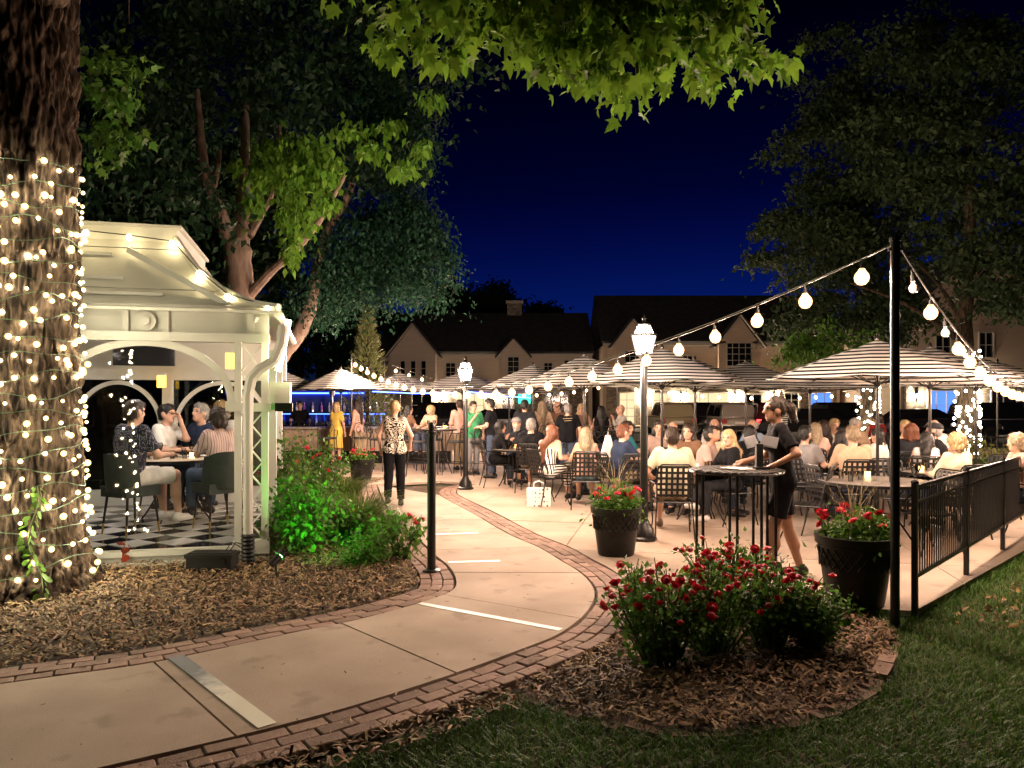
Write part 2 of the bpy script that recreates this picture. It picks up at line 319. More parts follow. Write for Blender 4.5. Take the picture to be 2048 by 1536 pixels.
# painted strips across the path
painted_sheen = M('painted_sheen_strip', (.62, .60, .50), .45)  # reflective strip: its dark reflection at one end is painted into the colour
_n = painted_sheen.node_tree.nodes; _l = painted_sheen.node_tree.links; _tc = _n.new('ShaderNodeTexCoord'); _sx = _n.new('ShaderNodeSeparateXYZ'); _no = _n.new('ShaderNodeTexNoise'); _no.inputs['Scale'].default_value = 14; _no.inputs['Detail'].default_value = 6; _ad = _n.new('ShaderNodeMath'); _ad.operation = 'MULTIPLY_ADD'; _ad.inputs[1].default_value = .35; _cr = _n.new('ShaderNodeValToRGB')
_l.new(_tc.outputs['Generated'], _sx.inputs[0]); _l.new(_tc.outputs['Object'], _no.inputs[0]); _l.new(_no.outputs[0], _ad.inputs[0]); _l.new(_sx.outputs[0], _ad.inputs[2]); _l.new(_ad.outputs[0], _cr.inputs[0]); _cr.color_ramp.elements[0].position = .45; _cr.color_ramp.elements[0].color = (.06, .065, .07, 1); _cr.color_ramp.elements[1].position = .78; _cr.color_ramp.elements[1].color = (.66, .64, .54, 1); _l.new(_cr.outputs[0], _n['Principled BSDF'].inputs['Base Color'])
stripw = M('white_strip', (.78, .76, .70), .5, c2=(.55, .52, .46), ns=9, det=6, lo=.3, hi=.8)
for (a, b, wd, m, lab) in (((352, 1314), (535, 1452), .10, painted_sheen, 'silver strip with a painted dark reflection across the path nearest the lawn'), ((838, 1207), (1122, 1260), .065, stripw, 'long white strip across the bend of the path'), ((897, 1125), (1000, 1122), .07, stripw, 'short white strip across the path beside the black post'), ((872, 1069), (956, 1066), .07, stripw, 'farthest short white strip across the path')):
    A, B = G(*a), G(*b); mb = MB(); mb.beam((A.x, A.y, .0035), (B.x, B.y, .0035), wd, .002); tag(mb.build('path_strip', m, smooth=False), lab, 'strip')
# patio slabs: polygon clipped by a turned grid
i0 = near(RO, G(1236, 1160)); patio_poly = [tuple(p) for p in RO[i0:]]
patio_poly = patio_poly+[tuple(G(880, 962)[:2]), tuple(LO[-1]), tuple(LO[-1]+Vector((-.5, .9))), (-6.2, 17), (-9, 22), (-9, 27), (22, 27), (22, 19.5), (5.9, 8.55), (3.2, 5.95), (2.75, 5.98), (2.2, 6.2)]
sheet('patio', patio_poly, -.05, soil)
pat = bpy.data.objects['patio']
ca, sa = math.cos(R(-12)), math.sin(R(-12)); S = 1.9
for i in range(-9, 18):
    for j in range(0, 22):
        cell = [(i*S+.006, j*S+.006), ((i+1)*S-.006, j*S+.006), ((i+1)*S-.006, (j+1)*S-.006), (i*S+.006, (j+1)*S-.006)]
        cell = [(x*ca-y*sa-1, x*sa+y*ca+1) for x, y in cell]; pg = clip(patio_poly, cell)
        if len(pg) < 3: continue
        ar = abs(sum(pg[k][0]*pg[(k+1) % len(pg)][1]-pg[(k+1) % len(pg)][0]*pg[k][1] for k in range(len(pg))))/2
        if ar < .02: continue
        MB().prism(pg, -.045, random.uniform(-.003, .001)).build('slab', concrete, pat, smooth=False)
# beds
lbed = [tuple(p) for p in LO[:-1]]+[(-2.6, 16.3), (-6, 17), (-7.5, 12), (-7.5, 3.2)]
rb0, rb1 = near(RO, G(1010, 1372)), near(RO, G(1240, 1165))
arc = cat_rom([G(*p) for p in ((1700, 1222), (1778, 1245), (1778, 1300), (1757, 1345), (1700, 1390), (1580, 1428), (1400, 1446), (1230, 1432), (1120, 1400), (1030, 1368))], .05)
rbed = [tuple(p) for p in RO[rb0:rb1]]+[tuple(p) for p in arc]
sheet('mulch_bed', lbed, -.02, soil); sheet('mulch_bed', rbed, -.045, soil)
def chips(poly, dens, name, dz=0):
    X, Y = scatter(poly, dens); N = len(X); a = rng.uniform(0, 2*PI, N); L = rng.uniform(.025, .085, N); W = rng.uniform(.006, .017, N); up = rng.normal(0, .3, N)
    d = np.stack([np.cos(a)*np.cos(up), np.sin(a)*np.cos(up), np.sin(up)], 1); s = np.stack([-np.sin(a), np.cos(a), rng.normal(0, .35, N)], 1)
    bend = rng.normal(0, .25, N)*L; C = np.stack([X, Y, rng.uniform(-.012, .030, N)+dz], 1); n = np.cross(d, s); V = []
    for t, b in ((-.5, 0), (0, 1), (.5, 0)):
        c = C+d*(L*t)[:, None]+n*(b*bend*.6)[:, None]+s*(b*bend*.4)[:, None]; V += [c-s*(W/2)[:, None], c+s*(W/2)[:, None]]
    V = np.stack(V, 1); f = np.array([[0, 1, 3, 2], [2, 3, 5, 4]]); Fc = (f[None]+(np.arange(N)*6)[:, None, None]).reshape(-1, 4)
    return tag(link(name, npmesh(V, Fc, mulchm)), 'brown shredded bark mulch spread over the planting bed', 'mulch', kind='stuff')
chips([p for p in lbed if p[1] < 9.5]+[(-7, 9.3)] if False else lbed, 1500, 'bark_mulch'); o = chips(rbed, 1900, 'bark_mulch', -.022); o['label'] = 'bark mulch under the red rose bushes'
def litter(lab, pl, n, j, z=.004):
    c = [pl[random.randrange(len(pl))] for _ in range(n)]; P_ = np.array([(q.x+random.gauss(0, j), q.y+random.gauss(0, j), z+random.uniform(0, .004)) for q in c]); N = len(P_); a = rng.uniform(0, 2*PI, N); L = rng.uniform(.012, .05, N); W = rng.uniform(.004, .010, N)
    d = np.stack([np.cos(a), np.sin(a), 0*a], 1); s = np.stack([-np.sin(a), np.cos(a), 0*a], 1); V = np.stack([P_-d*L[:, None]/2-s*W[:, None]/2, P_+d*L[:, None]/2-s*W[:, None]/2, P_+d*L[:, None]/2+s*W[:, None]/2+np.array([0, 0, .004]), P_-d*L[:, None]/2+s*W[:, None]/2], 1)
    return tag(link('bark_litter', npmesh(V, np.arange(4*N).reshape(-1, 4), mulchm)), lab, 'litter', kind='stuff')
litter('stray bark chips on the left brick border', offs(LE, -.22), 260, .09); litter('stray bark chips on the brick border by the lawn', offs(RE, .2)[:near(RE, G(1240, 1165))], 300, .10); litter('few stray chips and crumbs on the concrete path', offs(RE, -.55), 130, .35)
# brick edging round the rose bed
edge = tag(MB().box((0, 0, -.2), (.01, .01, .01)).build('bed_edging', soil), kind='structure')
bm_ = MB().box((0, 0, 0), (.19, .095, .07)).mesh(brickm, smooth=False); acc = 0
for a, b in zip(arc[6:], arc[7:]):
    acc += (b-a).length
    if acc > .2:
        acc = 0; d = b-a; ob = link('brick', bm_, edge, (a.x, a.y, (-.034 if (a.x > 2.0 and a.y > 4.55 and a.y < 4.95) or a.x < .12 else -.08)+random.uniform(-.006, .008))); ob.rotation_euler = (random.gauss(0, .04), random.gauss(0, .04), math.atan2(d.y, d.x)+random.gauss(0, .06))
# lawn
RO2 = offs(RE, .42)
lawn = [tuple(p) for p in RO2[:near(RO2, G(1010, 1372))]]+[(p.x, p.y) for p in arc[::-1]]+[(2.85, 5.92), (3.22, 5.91), (5.93, 8.5), (12, 12.63), (12, 2.2), (-3.4, 2.0)]
lawn = [p for p in lawn]
X, Y = scatter([p for p in lawn], 5200); D = np.hypot(X, Y); keep = (Y > 2.9) & (np.abs(X)/Y < 1.15) & (rng.uniform(size=len(X)) < np.clip(9/D**1.3, .12, 1))
nz = np.array([mn.noise((x*1.1, y*1.1, 3)) for x, y in zip(X, Y)]); keep &= nz > -.28+rng.uniform(-.25, .15, len(X)); X, Y = X[keep], Y[keep]
tag(link('grass', blades(X, Y, .075, .006, grassm, .8, z0=-.07)), 'short green lawn grass along the path and fence', 'grass', kind='stuff')
X, Y = scatter(lawn, 330); k = (Y > 2.9) & (np.abs(X)/Y < 1.15); X, Y = X[k], Y[k]
tag(link('dry_grass', blades(X, Y, .06, .006, drym, 1.2, z0=-.068)), 'dead straw blades lying in the lawn', 'dry grass', kind='stuff')
chips([(p.x, p.y) for p in offs(RE, .34)[:near(RE, G(1010, 1372))]]+[(p.x, p.y) for p in offs(RE, .60)[:near(RE, G(1010, 1372))]][::-1], 900, 'bark_mulch')['label'] = 'thin strip of bark litter between the path bricks and the lawn'
fl = [(3.3, 5.8), (6.3, 8.4), (6.6, 8.1), (3.7, 5.5)]; X, Y = scatter(fl, 110); N = len(X)
tag(link('fallen_leaves', leaves(np.stack([X, Y, rng.uniform(-.045, -.02, N)], 1), .06, M('fallen_leaf', (.33, .21, .09), .7, isl=.5), droop=0, spread=1)[0]), 'dry tan fallen leaves strewn beside the black fence', 'leaves', kind='stuff')
def fringe(pl, per_m, h, jit):
    X, Y = [], []
    for a, b in zip(pl, pl[1:]):
        a, b = Vector(a[:2]), Vector(b[:2]); d = (b-a).normalized(); nn = Vector((d.y, -d.x))
        for _ in range(int((b-a).length*per_m)): q = a.lerp(b, random.random())+nn*random.gauss(jit, .035); X.append(q.x); Y.append(q.y)
    return link('grass_fringe', blades(np.array(X), np.array(Y), h, .006, grassm, .8, z0=-.07))
tag(fringe([(2.2, 6.17), (3.2, 5.93), (5.9, 8.53), (12, 12.68)], 260, .12, .05), 'taller grass fringe along the patio edge under the fence', 'grass', kind='stuff')
tag(fringe(arc[8:], 170, .10, -.09), 'ragged grass fringe round the rose bed', 'grass', kind='stuff')
# street beyond
asph = M('asphalt', (.045, .045, .048), .85, c2=(.06, .06, .062), ns=3, bump=.4, bs=80)
sheet('road', [(-60, 27.6), (90, 27.6), (90, 50), (-60, 50)], -.06, asph); sheet('pavement', [(-60, 50), (90, 50), (90, 54.5), (-60, 54.5)], .06, concrete, th=.12)
# ================================================================ buildings across the street
siding = M('siding', (.62, .54, .48), .8, c2=(.55, .48, .42), ns=2, st=(.3, .3, 6)); siding2 = M('siding_tan', (.62, .50, .40), .8, c2=(.55, .44, .35), ns=2, st=(.3, .3, 6))
stone = M('stone_veneer', (.30, .27, .235), .9, c2=(.14, .125, .11), ns=3.4, st=(1, 1, 2.2), det=2, bump=.8, bs=6, lo=.4, hi=.6); shingle = M('roof_shingle', (.030, .032, .040), .9, c2=(.05, .05, .058), ns=3, bump=.3, bs=20)
trim = M('house_trim', (.52, .49, .44), .6); lit_room = M('lit_room', (.7, .6, .45), .8); redroom = M('curtain_maroon', (.10, .03, .035), .8)
bluewin = glow('blue_window', (.10, .25, 1), 1.2); warmwin = glow('warm_window', (1, .74, .42), .95); tealsign = glow('teal_sign', (.1, 1, .72), 1.2)
def wall(th, name, x0, x1, y, z0, z1, ops, mat, d=.3, gable=None):
    xs = sorted({x0, x1, *[o[0] for o in ops], *[o[1] for o in ops]}); zs = sorted({z0, z1, *[o[2] for o in ops], *[o[3] for o in ops]}); mb = MB()
    for a, b in zip(xs, xs[1:]):
        for c, e in zip(zs, zs[1:]):
            if not any(o[0] <= (a+b)/2 <= o[1] and o[2] <= (c+e)/2 <= o[3] for o in ops): mb.box(((a+b)/2, y+d/2, (c+e)/2), (b-a, d, e-c))
    if gable: mb.prism([(gable[0], z1), (gable[1], z1), ((gable[0]+gable[1])/2, gable[2])], y, y+d, axis='y')
    return mb.build(name, mat, th, smooth=False)
def window(th, x0, x1, z0, z1, y, nx=2, nz=2, paneM=None, fr=.07):
    mb = MB(); zc = (z0+z1)/2; xc = (x0+x1)/2; t = fr
    for a in (x0+t/2, x1-t/2): mb.box((a, y+.03, zc), (t, .14, z1-z0))
    for a in (z0+t/2, z1-t/2): mb.box((xc, y+.03, a), (x1-x0-2*t, .138, t))
    for i in range(1, nx): mb.box((x0+(x1-x0)*i/nx, y+.05, zc), (.035, .07, z1-z0-2*t))
    for i in range(1, nz): mb.box((xc, y+.055, z0+(z1-z0)*i/nz), (x1-x0-2*t, .06, .035))
    w_ = mb.build('window', trim, th, smooth=False); MB().box((xc, y+.10, zc), (x1-x0-.02, .02, z1-z0-.02)).build('pane', paneM or dglass, w_, smooth=False); return w_
def roofslab(th, pts, thick=.18, name='roof'):
    pts = [Vector(p) for p in pts]; n = (pts[1]-pts[0]).cross(pts[2]-pts[0]).normalized(); n = n if n.z > 0 else -n; k = len(pts)
    return MB().add(pts+[p+n*thick for p in pts], [tuple(range(k)), tuple(range(2*k-1, k-1, -1))]+[(i, (i+1) % k, k+(i+1) % k, k+i) for i in range(k)]).build(name, shingle, th, smooth=False)
def house(label, x0, x1, Y, eave, ridge, ops, wmat, gables=(), depth=9, shop=()):
    """windows and shop bays in local coordinates x from 0; gables = (x0,x1,apex,proud)"""
    th = thing('building', label, 'building', (x0, Y, 0)); W_ = x1-x0
    wall(th, 'upper_wall', 0, W_, 0, 3.1, eave, [o[:4] for o in ops], wmat); wall(th, 'ground_floor_wall', 0, W_, -.12, 0, 3.06, [o[:4] for o in shop], stone, .42)
    MB().box((W_/2, -.17, 3.1), (W_+.1, .1, .22)).build('belt_course', trim, th, smooth=False); MB().box((W_/2, -.32, eave), (W_+.6, .14, .2)).build('gutter', trim, th, smooth=False)
    [MB().box((x_, depth/2, eave/2), (.28, depth-.1, eave-.2)).build('side_wall', wmat, th, smooth=False) for x_ in (-.15, W_+.15)]
    for o in ops: window(th, *o[:4], -.06, *(o[4:6] if len(o) > 4 else (2, 3)), paneM=(o[6] if len(o) > 6 else None))
    for o in shop:
        window(th, *o[:4], -.18, 3 if o[1]-o[0] > 1.6 else 2, 2 if o[2] > .3 else 4, paneM=o[4] if len(o) > 4 else None, fr=.1)
    roofslab(th, [(-.4, -.45, eave+.05), (W_+.4, -.45, eave+.05), (W_+.4, depth/2, ridge), (-.4, depth/2, ridge)]); roofslab(th, [(-.4, depth/2, ridge), (W_+.4, depth/2, ridge), (W_+.4, depth+.4, eave), (-.4, depth+.4, eave)])
    for g0, g1, ap, pr, gops in gables:
        t2 = wall(th, 'gable_wall', g0, g1, -pr, 3.1, eave+.02, [o[:4] for o in gops], wmat, .3, gable=(g0, g1, ap)); gm = (g0+g1)/2
        for o in gops: window(th, *o[:4], -pr-.05, *(o[4:6] if len(o) > 4 else (1, 2)))
        for s_, a in ((-1, g0), (1, g1)):
            roofslab(th, [(a+s_*.35, -pr-.35, eave-.28), (gm, -pr-.35, ap+.04), (gm, depth/2, ap+.04), (a+s_*.35, depth/2, eave-.28)], .14, 'gable_roof')
            MB().beam((a+s_*.35, -pr-.37, eave-.3), (gm, -pr-.37, ap), .05, .2, up=(0, 1, 0)).build('rake_board', trim, th, smooth=False)
    return th
def sconce(th, x, y, z, s=1.):
    o = MB().box((x, y-.06, z), (.12, .12, .05)).tube([(x, y-.1, z+.02), (x, y-.1, z+.32)], [.05, .09], 8).build('wall_lamp', iron, th); MB().sph((x, y-.16, z+.15), .10*s, 8, 6).build('bulb', glow('wall_lamp_glow', (1, .76, .50), 1000), o)
b1 = house('long grey sided building with a steep pointed gable at its left end', -9.4, 5.6, 55, 5.15, 8.6,
    [(4.5, 5.3, 3.5, 4.6), (5.7, 6.3, 3.4, 4.6), (9.1, 9.9, 3.6, 4.8, 2, 3), (11.7, 12.4, 3.7, 4.6), (13.2, 14.0, 3.6, 4.8)], siding,
    gables=[(.6, 3.9, 7.3, .9, [(1.3, 1.75, 3.5, 4.7), (2.05, 2.5, 3.5, 4.7), (2.8, 3.25, 3.5, 4.7)]), (8.6, 10.4, 6.2, .7, [(9.05, 9.95, 3.5, 5.0, 2, 4)])],
    shop=[(2.0, 3.6, .5, 2.4, dglass), (5.2, 7.4, .4, 2.5, warmwin), (8.6, 9.6, .1, 2.3), (11.6, 13.6, .5, 2.5)])
MB().box((9.6, 4.5, 8.2), (1.15, .9, 2.6)).box((9.6, 4.5, 9.55), (1.35, 1.1, .22), mi=1).build('chimney', [stone, trim], b1, smooth=False)
b2 = house('taller tan building with a big many paned window above the umbrellas', 6.7, 22.9, 53, 5.75, 9.7,
    [(1.0, 2.3, 3.5, 5.2, 3, 4), (5.3, 6.1, 3.6, 5.0), (8.1, 10.0, 4.3, 6.1-.42, 4, 4), (12.9, 13.75, 4.4, 5.6, 1, 2, redroom), (15.1, 15.9, 4.4, 5.6)], siding2,
    gables=[(.5, 2.9, 7.4, .8, [(1.1, 2.3, 3.6, 5.3, 3, 4)]), (7.7, 10.5, 7.7, .8, [(8.2, 10.0, 4.15, 5.9, 4, 4)])],
    shop=[(.8, 2.0, .1, 2.4, warmwin), (3.2, 4.2, .1, 2.35, warmwin), (6.4, 8.6, .4, 2.4, warmwin), (9.6, 11.0, .7, 2.3), (12.4, 13.6, .1, 2.4), (14.2, 15.9, .5, 2.4, bluewin)])
for x in (2.6, 5.2, 9.0, 11.8): sconce(b2, x, -.12, 1.9, 1.25)
for x in (4.2, 8.1): sconce(b1, x, -.12, 1.9, 1.1)
MB().box((10.3, -.22, 1.95), (.9, .06, .75)).build('lit_sign', tealsign, b1, smooth=False)
b3 = thing('building', 'brown gabled house half hidden by the tree at the right edge', 'building', (23.6, 45, 0))
ops3 = [(1.75, 2.75, 4.25, 5.75), (4.35, 5.3, 4.3, 5.9)]
wall(b3, 'gable_wall', 0, 9.5, 0, 3.0, 7.0, ops3, siding2, .3, gable=(0, 9.5, 11.0)); wall(b3, 'ground_floor_wall', 0, 9.5, -.12, 0, 2.96, [(1.2, 3.0, .5, 2.4), (5.0, 7.4, .4, 2.4)], stone, .42)
for o in ops3: window(b3, *o, -.06, 2, 2)
window(b3, 1.2, 3.0, .5, 2.4, -.18, 3, 2, bluewin); window(b3, 5.0, 7.4, .4, 2.4, -.18, 3, 2, M('shop_dark', (.03, .03, .07), .1))
for s_, a in ((-1, 0), (1, 9.5)): roofslab(b3, [(a+s_*.4, -.4, 6.7), (4.75, -.4, 11.05), (4.75, 10, 11.05), (a+s_*.4, 10, 6.7)])
MB().box((-.02, 5, 3.4), (.28, 9.5, 6.8)).build('side_wall', siding2, b3, smooth=False)
sconce(b3, .6, -.12, 1.9); sconce(b3, 4.0, -.12, 1.9)
# ================================================================ parked cars
def car(label, loc, rz, col, suv=True, lit=False, grp='cars parked across the street'):
    th = thing('parked_car', label, 'car', loc, rz, grp); Lc, Wd, Hh = (4.6, 1.86, 1.72) if suv else (4.6, 1.8, 1.42)
    body = M('car_'+label[:24], col, .25, .3, spec=.6); gls = M('car_glass', (.008, .01, .012), .05, spec=.8); rub = M('tyre_rubber', (.012, .012, .012), .8)
    lo = [(-2.3, .32), (-2.3, .75), (-2.22, .98), (1.1, .98), (2.05, .86), (2.28, .62), (2.28, .32)]
    up = [(-2.2, .97), (-2.05, Hh-.08), (-1.85, Hh), (.1, Hh), (.95, .97)] if suv else [(-1.75, .96), (-1.05, Hh-.02), (-.7, Hh), (.25, Hh), (1.15, .96)]
    def loft(poly, w0, w1, zr, mi, mb):
        n = len(poly); z0 = min(p[1] for p in poly); f = lambda z: w0+(w1-w0)*max(0, (z-z0)/zr)
        vs = [(-f(p[1])/2, p[0], p[1]) for p in poly]+[(f(p[1])/2, p[0], p[1]) for p in poly]
        mb.add(vs, [tuple(range(n)), tuple(range(2*n-1, n-1, -1))]+[(i, n+i, n+(i+1) % n, (i+1) % n) for i in range(n)], mi)
    def bev(mb, name, mats, par):
        o = mb.build(name, mats, par); bm = bmesh.new(); bm.from_mesh(o.data); bmesh.ops.bevel(bm, geom=bm.edges[:], offset=.05, segments=2, affect='EDGES'); bm.to_mesh(o.data); bm.free()
        o.data.polygons.foreach_set('use_smooth', [True]*len(o.data.polygons)); return o
    mb = MB(); loft(lo, Wd, Wd-.04, .7, 0, mb); bd = bev(mb, 'body', body, th); mb = MB(); loft(up, Wd-.1, Wd-.42, Hh-.97, 0, mb); cb = bev(mb, 'cabin', body, th)
    zc = (.97+Hh)/2+.0; hw = (Wd-.26)/2
    y0, y1 = (-2.16, -1.98) if suv else (-1.62, -1.1)
    MB().add([(-hw+.06, y0-.02, 1.02), (hw-.06, y0-.02, 1.02), (hw-.16, y1-.05, Hh-.14), (-hw+.16, y1-.05, Hh-.14)], [(0, 1, 2, 3)]).build('rear_window', gls, cb, smooth=False)
    fy0, fy1 = (.92, .18) if suv else (1.1, .3)
    MB().add([(-hw+.06, fy0+.03, 1.02), (hw-.06, fy0+.03, 1.02), (hw-.16, fy1+.03, Hh-.1), (-hw+.16, fy1+.03, Hh-.1)], [(3, 2, 1, 0)]).build('windscreen', gls, cb, smooth=False)
    for s_ in (-1, 1):
        for a, b in (((-1.9, -.95), (-.85, .05)) if suv else ((-1.3, -.5), (-.42, .55))):
            MB().add([(s_*(Wd-.085)/2, a, 1.03), (s_*(Wd-.085)/2, b+.12, 1.03), (s_*(Wd-.36)/2, b-.06, Hh-.12), (s_*(Wd-.36)/2, a+.08, Hh-.12)], [(0, 1, 2, 3)]).build('side_window', gls, cb, smooth=False)
        MB().box((s_*(Wd/2-.16), -2.31, .80), (.22, .05, .2)).build('tail_light', glow('tail_glow', (1, .03, .03), 9) if lit else M('tail_lamp', (.35, .01, .01), .3), th); MB().box((s_*(Wd/2-.25), 2.2, .68), (.34, .12, .13)).build('headlight', M('head_lamp', (.7, .7, .7), .1), th)
        MB().box((s_*(Wd/2+.08), .75, 1.03), (.16, .1, .12)).build('mirror', body, th)
        for yy in (-1.4, 1.42):
            wl = MB().tube([(s_*(Wd/2-.22), yy, .33), (s_*(Wd/2+.01), yy, .33)], .33, 18).build('wheel', rub, th); MB().tube([(s_*(Wd/2), yy, .33), (s_*(Wd/2+.02), yy, .33)], .2, 12).build('rim', steel, wl)
    MB().box((0, -2.33, .48), (Wd-.15, .14, .2)).build('bumper', rub, th); MB().box((0, -2.33, .72), (.5, .03, .13)).build('number_plate', white_p, th)
    return th
C_ = lambda px, Y: (XX(px, Y), Y, -.06)
car('pale gold SUV parked with its rear to the patio', C_(1338, 40), 0, (.42, .36, .22))
car('black hatchback between the two pale parked SUVs', C_(1391, 41), R(4), (.01, .01, .012))
car('silver grey SUV parked right of the pale gold one', C_(1450, 38.5), R(2), (.38, .35, .30))
car('dark maroon car with its tail lamps toward the waitress', C_(1524, 38), R(-3), (.05, .008, .01), lit=True)
car('long black sedan parked side on behind the diners', C_(1600, 36), R(90), (.012, .012, .014), False)
car('black SUV parked side on left of the lit tree trunk', C_(1715, 37), R(-80), (.012, .012, .013))
car('dark saloon parked behind the man in the dark cap', C_(1845, 34), R(-75), (.02, .02, .022), False)
car('dark blue car at the far right beyond the hedge', C_(2010, 33), R(-85), (.015, .018, .03))
car('black car behind the standing men near the far lamp', C_(985, 36), R(85), (.012, .013, .016), False)
car('dark car behind the bar tables left of the far lamp', C_(850, 37), R(88), (.01, .01, .012))
# ================================================================ gazebo
gz = thing('gazebo', 'cream painted gazebo with arched glass front and curved mansard roof', 'gazebo', (-2.6, 8.0, 0), R(14))
WG, DG = 4.45, 4.0
MB().box((-WG/2, DG/2+.06, .04), (WG-.1, DG-.1, .16)).build('floor_deck', M('black_tile', (.012, .012, .014), .12, spec=.6), gz, smooth=False)
sill = MB().box((-WG/2, .03, .10), (WG, .10, .06)).box((-WG/2, .07, .02), (WG-.04, .10, .11)).box((-WG/2, -.02, -.02), (WG+.02, .12, .07)).build('sill', cream, gz, smooth=False)
tilew = M('white_tile', (.72, .71, .68), .12, spec=.6); tile = MB().box((0, 0, 0), (.335, .335, .012)).mesh(tilew, smooth=False)
for i in range(-10, 22):
    for j in range(-10, 22):
        if (i+j) % 2: continue
        x, y = (i-j)*.24, (i+j)*.24
        if -3.3 < x < -.32 and .35 < y < 3.5:
            o = link('floor_tile', tile, gz, (x, y, .121)); o.rotation_euler = (0, 0, R(45))
def lattice_post(x0, x1, y, name='corner_post', full=True):
    po = MB(); xm = (x0+x1)/2
    for x in (x0+.035, x1-.035): po.box((x, y+.03, 1.17), (.07, .10, 2.26))
    po.box((xm, y+.0, 1.60), (x1-x0+.06, .19, .09)).box((xm, y+.02, .12), (x1-x0+.03, .14, .14))
    p = po.build(name, cream, gz, smooth=False)
    if full:
        for z0, z1, n in ((.22, 1.54, 5), (1.66, 2.28, 2)):
            dz = (z1-z0)/n
            for k in range(n):
                for a, b, yy in ((x0+.06, x1-.06, .0), (x1-.06, x0+.06, -.014)):
                    MB().beam((a, y+.03+yy, z0+k*dz), (b, y+.03+yy, z0+(k+1)*dz), .014, .045, up=(0, 1, 0)).build('lattice_strip', white_p, p, smooth=False)
    return p
lattice_post(-.34, 0, 0); lattice_post(-2.35, -2.08, 0, 'post', False); lattice_post(-WG, -4.1, 0, full=False)
for x in (-WG+.1, -3.1, -1.72, -.15): MB().box((x, DG-.1, 1.2), (.14, .14, 2.2)).build('back_post', white_p, gz, smooth=False)
for y in (1.4, 2.7): MB().box((-.06, y, 1.2), (.12, .12, 2.2)).build('side_post', cream, gz, smooth=False)
def arch(x0, x1, y, z0, z1, wd, mat, name='arch_trim'):
    mb = MB(); xm = (x0+x1)/2; a = (x1-x0)/2; n = 26; vs = []
    for i in range(n+1):
        t = PI*i/n
        for q in (0, wd):
            for yy in (0, .035): vs.append((xm+(a-q)*math.cos(t), y+yy, z0+(z1-z0-q)*math.sin(t)))
    fs = []
    for i in range(n):
        b = i*4; fs += [(b, b+4, b+6, b+2), (b+1, b+3, b+7, b+5), (b, b+1, b+5, b+4), (b+2, b+6, b+7, b+3)]
    mb.add(vs, fs); mb.box((x0+.03, y+.015, z0-.05), (.12, .07, .10)).box((x1-.03, y+.015, z0-.05), (.12, .07, .10)); return mb.build(name, mat, gz, smooth=True)
arch(-2.09, -.335, -.01, 1.66, 2.31, .075, cream); arch(-4.12, -2.34, -.01, 1.66, 2.31, .075, cream)
for a, b in ((-2.08, -.34), (-4.1, -2.35)): MB().box(((a+b)/2, .075, 1.22), (b-a, .008, 2.14)).build('glass_pane', gl, gz, smooth=False)
for a, b in ((-4.3, -3.17), (-3.03, -1.79), (-1.65, -.22)):
    arch(a, b, DG-.12, 1.25, 1.98, .06, white_p, 'back_arch'); MB().box(((a+b)/2, DG-.04, 1.1), (b-a, .008, 1.9)).build('back_pane', glass('back_glass', (.35, .45, .42), 1.6), gz, smooth=False)
MB().box((-WG/2, DG-.1, 2.325), (WG, .16, .67)).build('back_beam', white_p, gz, smooth=False); MB().box((-WG/2, DG-.1, .2), (WG, .14, .3)).build('back_sill', white_p, gz, smooth=False)
# fascia: beam, recessed panels, rosette
MB().box((-WG/2, .04, 2.33), (WG+.02, .16, .09)).build('beam', cream, gz, smooth=False)
fa = MB().box((-WG/2, .10, 2.49), (WG, .06, .26)).build('fascia', cream, gz, smooth=False)
for x, wd in ((-.18, .07), (-1.02, .06), (-1.40, .06), (-2.22, .08), (-3.02, .06), (-3.4, .06), (-4.3, .08)): MB().box((x, .055, 2.49), (wd, .05, .22)).build('stile', cream, fa, smooth=False)
MB().box((-WG/2, .045, 2.63), (WG+.06, .09, .05)).build('cornice', cream, fa, smooth=False)
for xc in (-1.21, -3.21):
    MB().tube([(xc, .075, 2.49), (xc, .035, 2.49)], .10, 28).build('rosette', cream, fa); MB().tube([(xc, .04, 2.49), (xc, .005, 2.49)], .043, 20).build('rosette_boss', cream, fa)
# roof: concave profile s -> (inset, z)
prof = [(-.10, 2.62), (.08, 2.665), (.22, 2.715), (.5, 2.885), (.75, 3.13), (.93, 3.40), (1.0, 3.52)]
def ring(s): return [(-WG+1.1*s, 1.0*s), (-1.1*s, 1.0*s), (-1.1*s, DG-1.0*s), (-WG+1.1*s, DG-1.0*s)]
for k, ((s0, z0), (s1, z1)) in enumerate(zip(prof, prof[1:])):
    a, b = ring(s0), ring(s1)
    for e in range(4):
        p, q, r_, t_ = a[e], a[(e+1) % 4], b[(e+1) % 4], b[e]; nrm = Vector((0, -1, 0)) if e == 0 else Vector((1, 0, 0)) if e == 1 else Vector((0, 1, 0)) if e == 2 else Vector((-1, 0, 0))
        lift = .012*(k % 2); o_ = [(*p, z0+lift), (*q, z0+lift), (*r_, z1+lift), (*t_, z1+lift)]
        vs = [Vector(v) for v in o_]; n_ = (vs[1]-vs[0]).cross(vs[3]-vs[0]).normalized(); n_ = n_ if n_.z > 0 else -n_
        MB().add(vs+[v-n_*.03 for v in vs], [(0, 1, 2, 3), (7, 6, 5, 4), (0, 4, 5, 1), (1, 5, 6, 2), (2, 6, 7, 3), (3, 7, 4, 0)]).build('roof_panel', cream, gz, smooth=False)
for c, sx, sy in ((1, -1, 1), (0, 1, 1), (2, -1, -1)):
    pts = [(*ring(s)[c], z+.035) for s, z in prof]
    MB().tube(pts, .045, 6).build('hip_cap', cream, gz)
MB().beam((-1.55, .80, 3.36), (-.12, .04, 2.53), .05, .06).build('rake_trim', cream, gz, smooth=False)
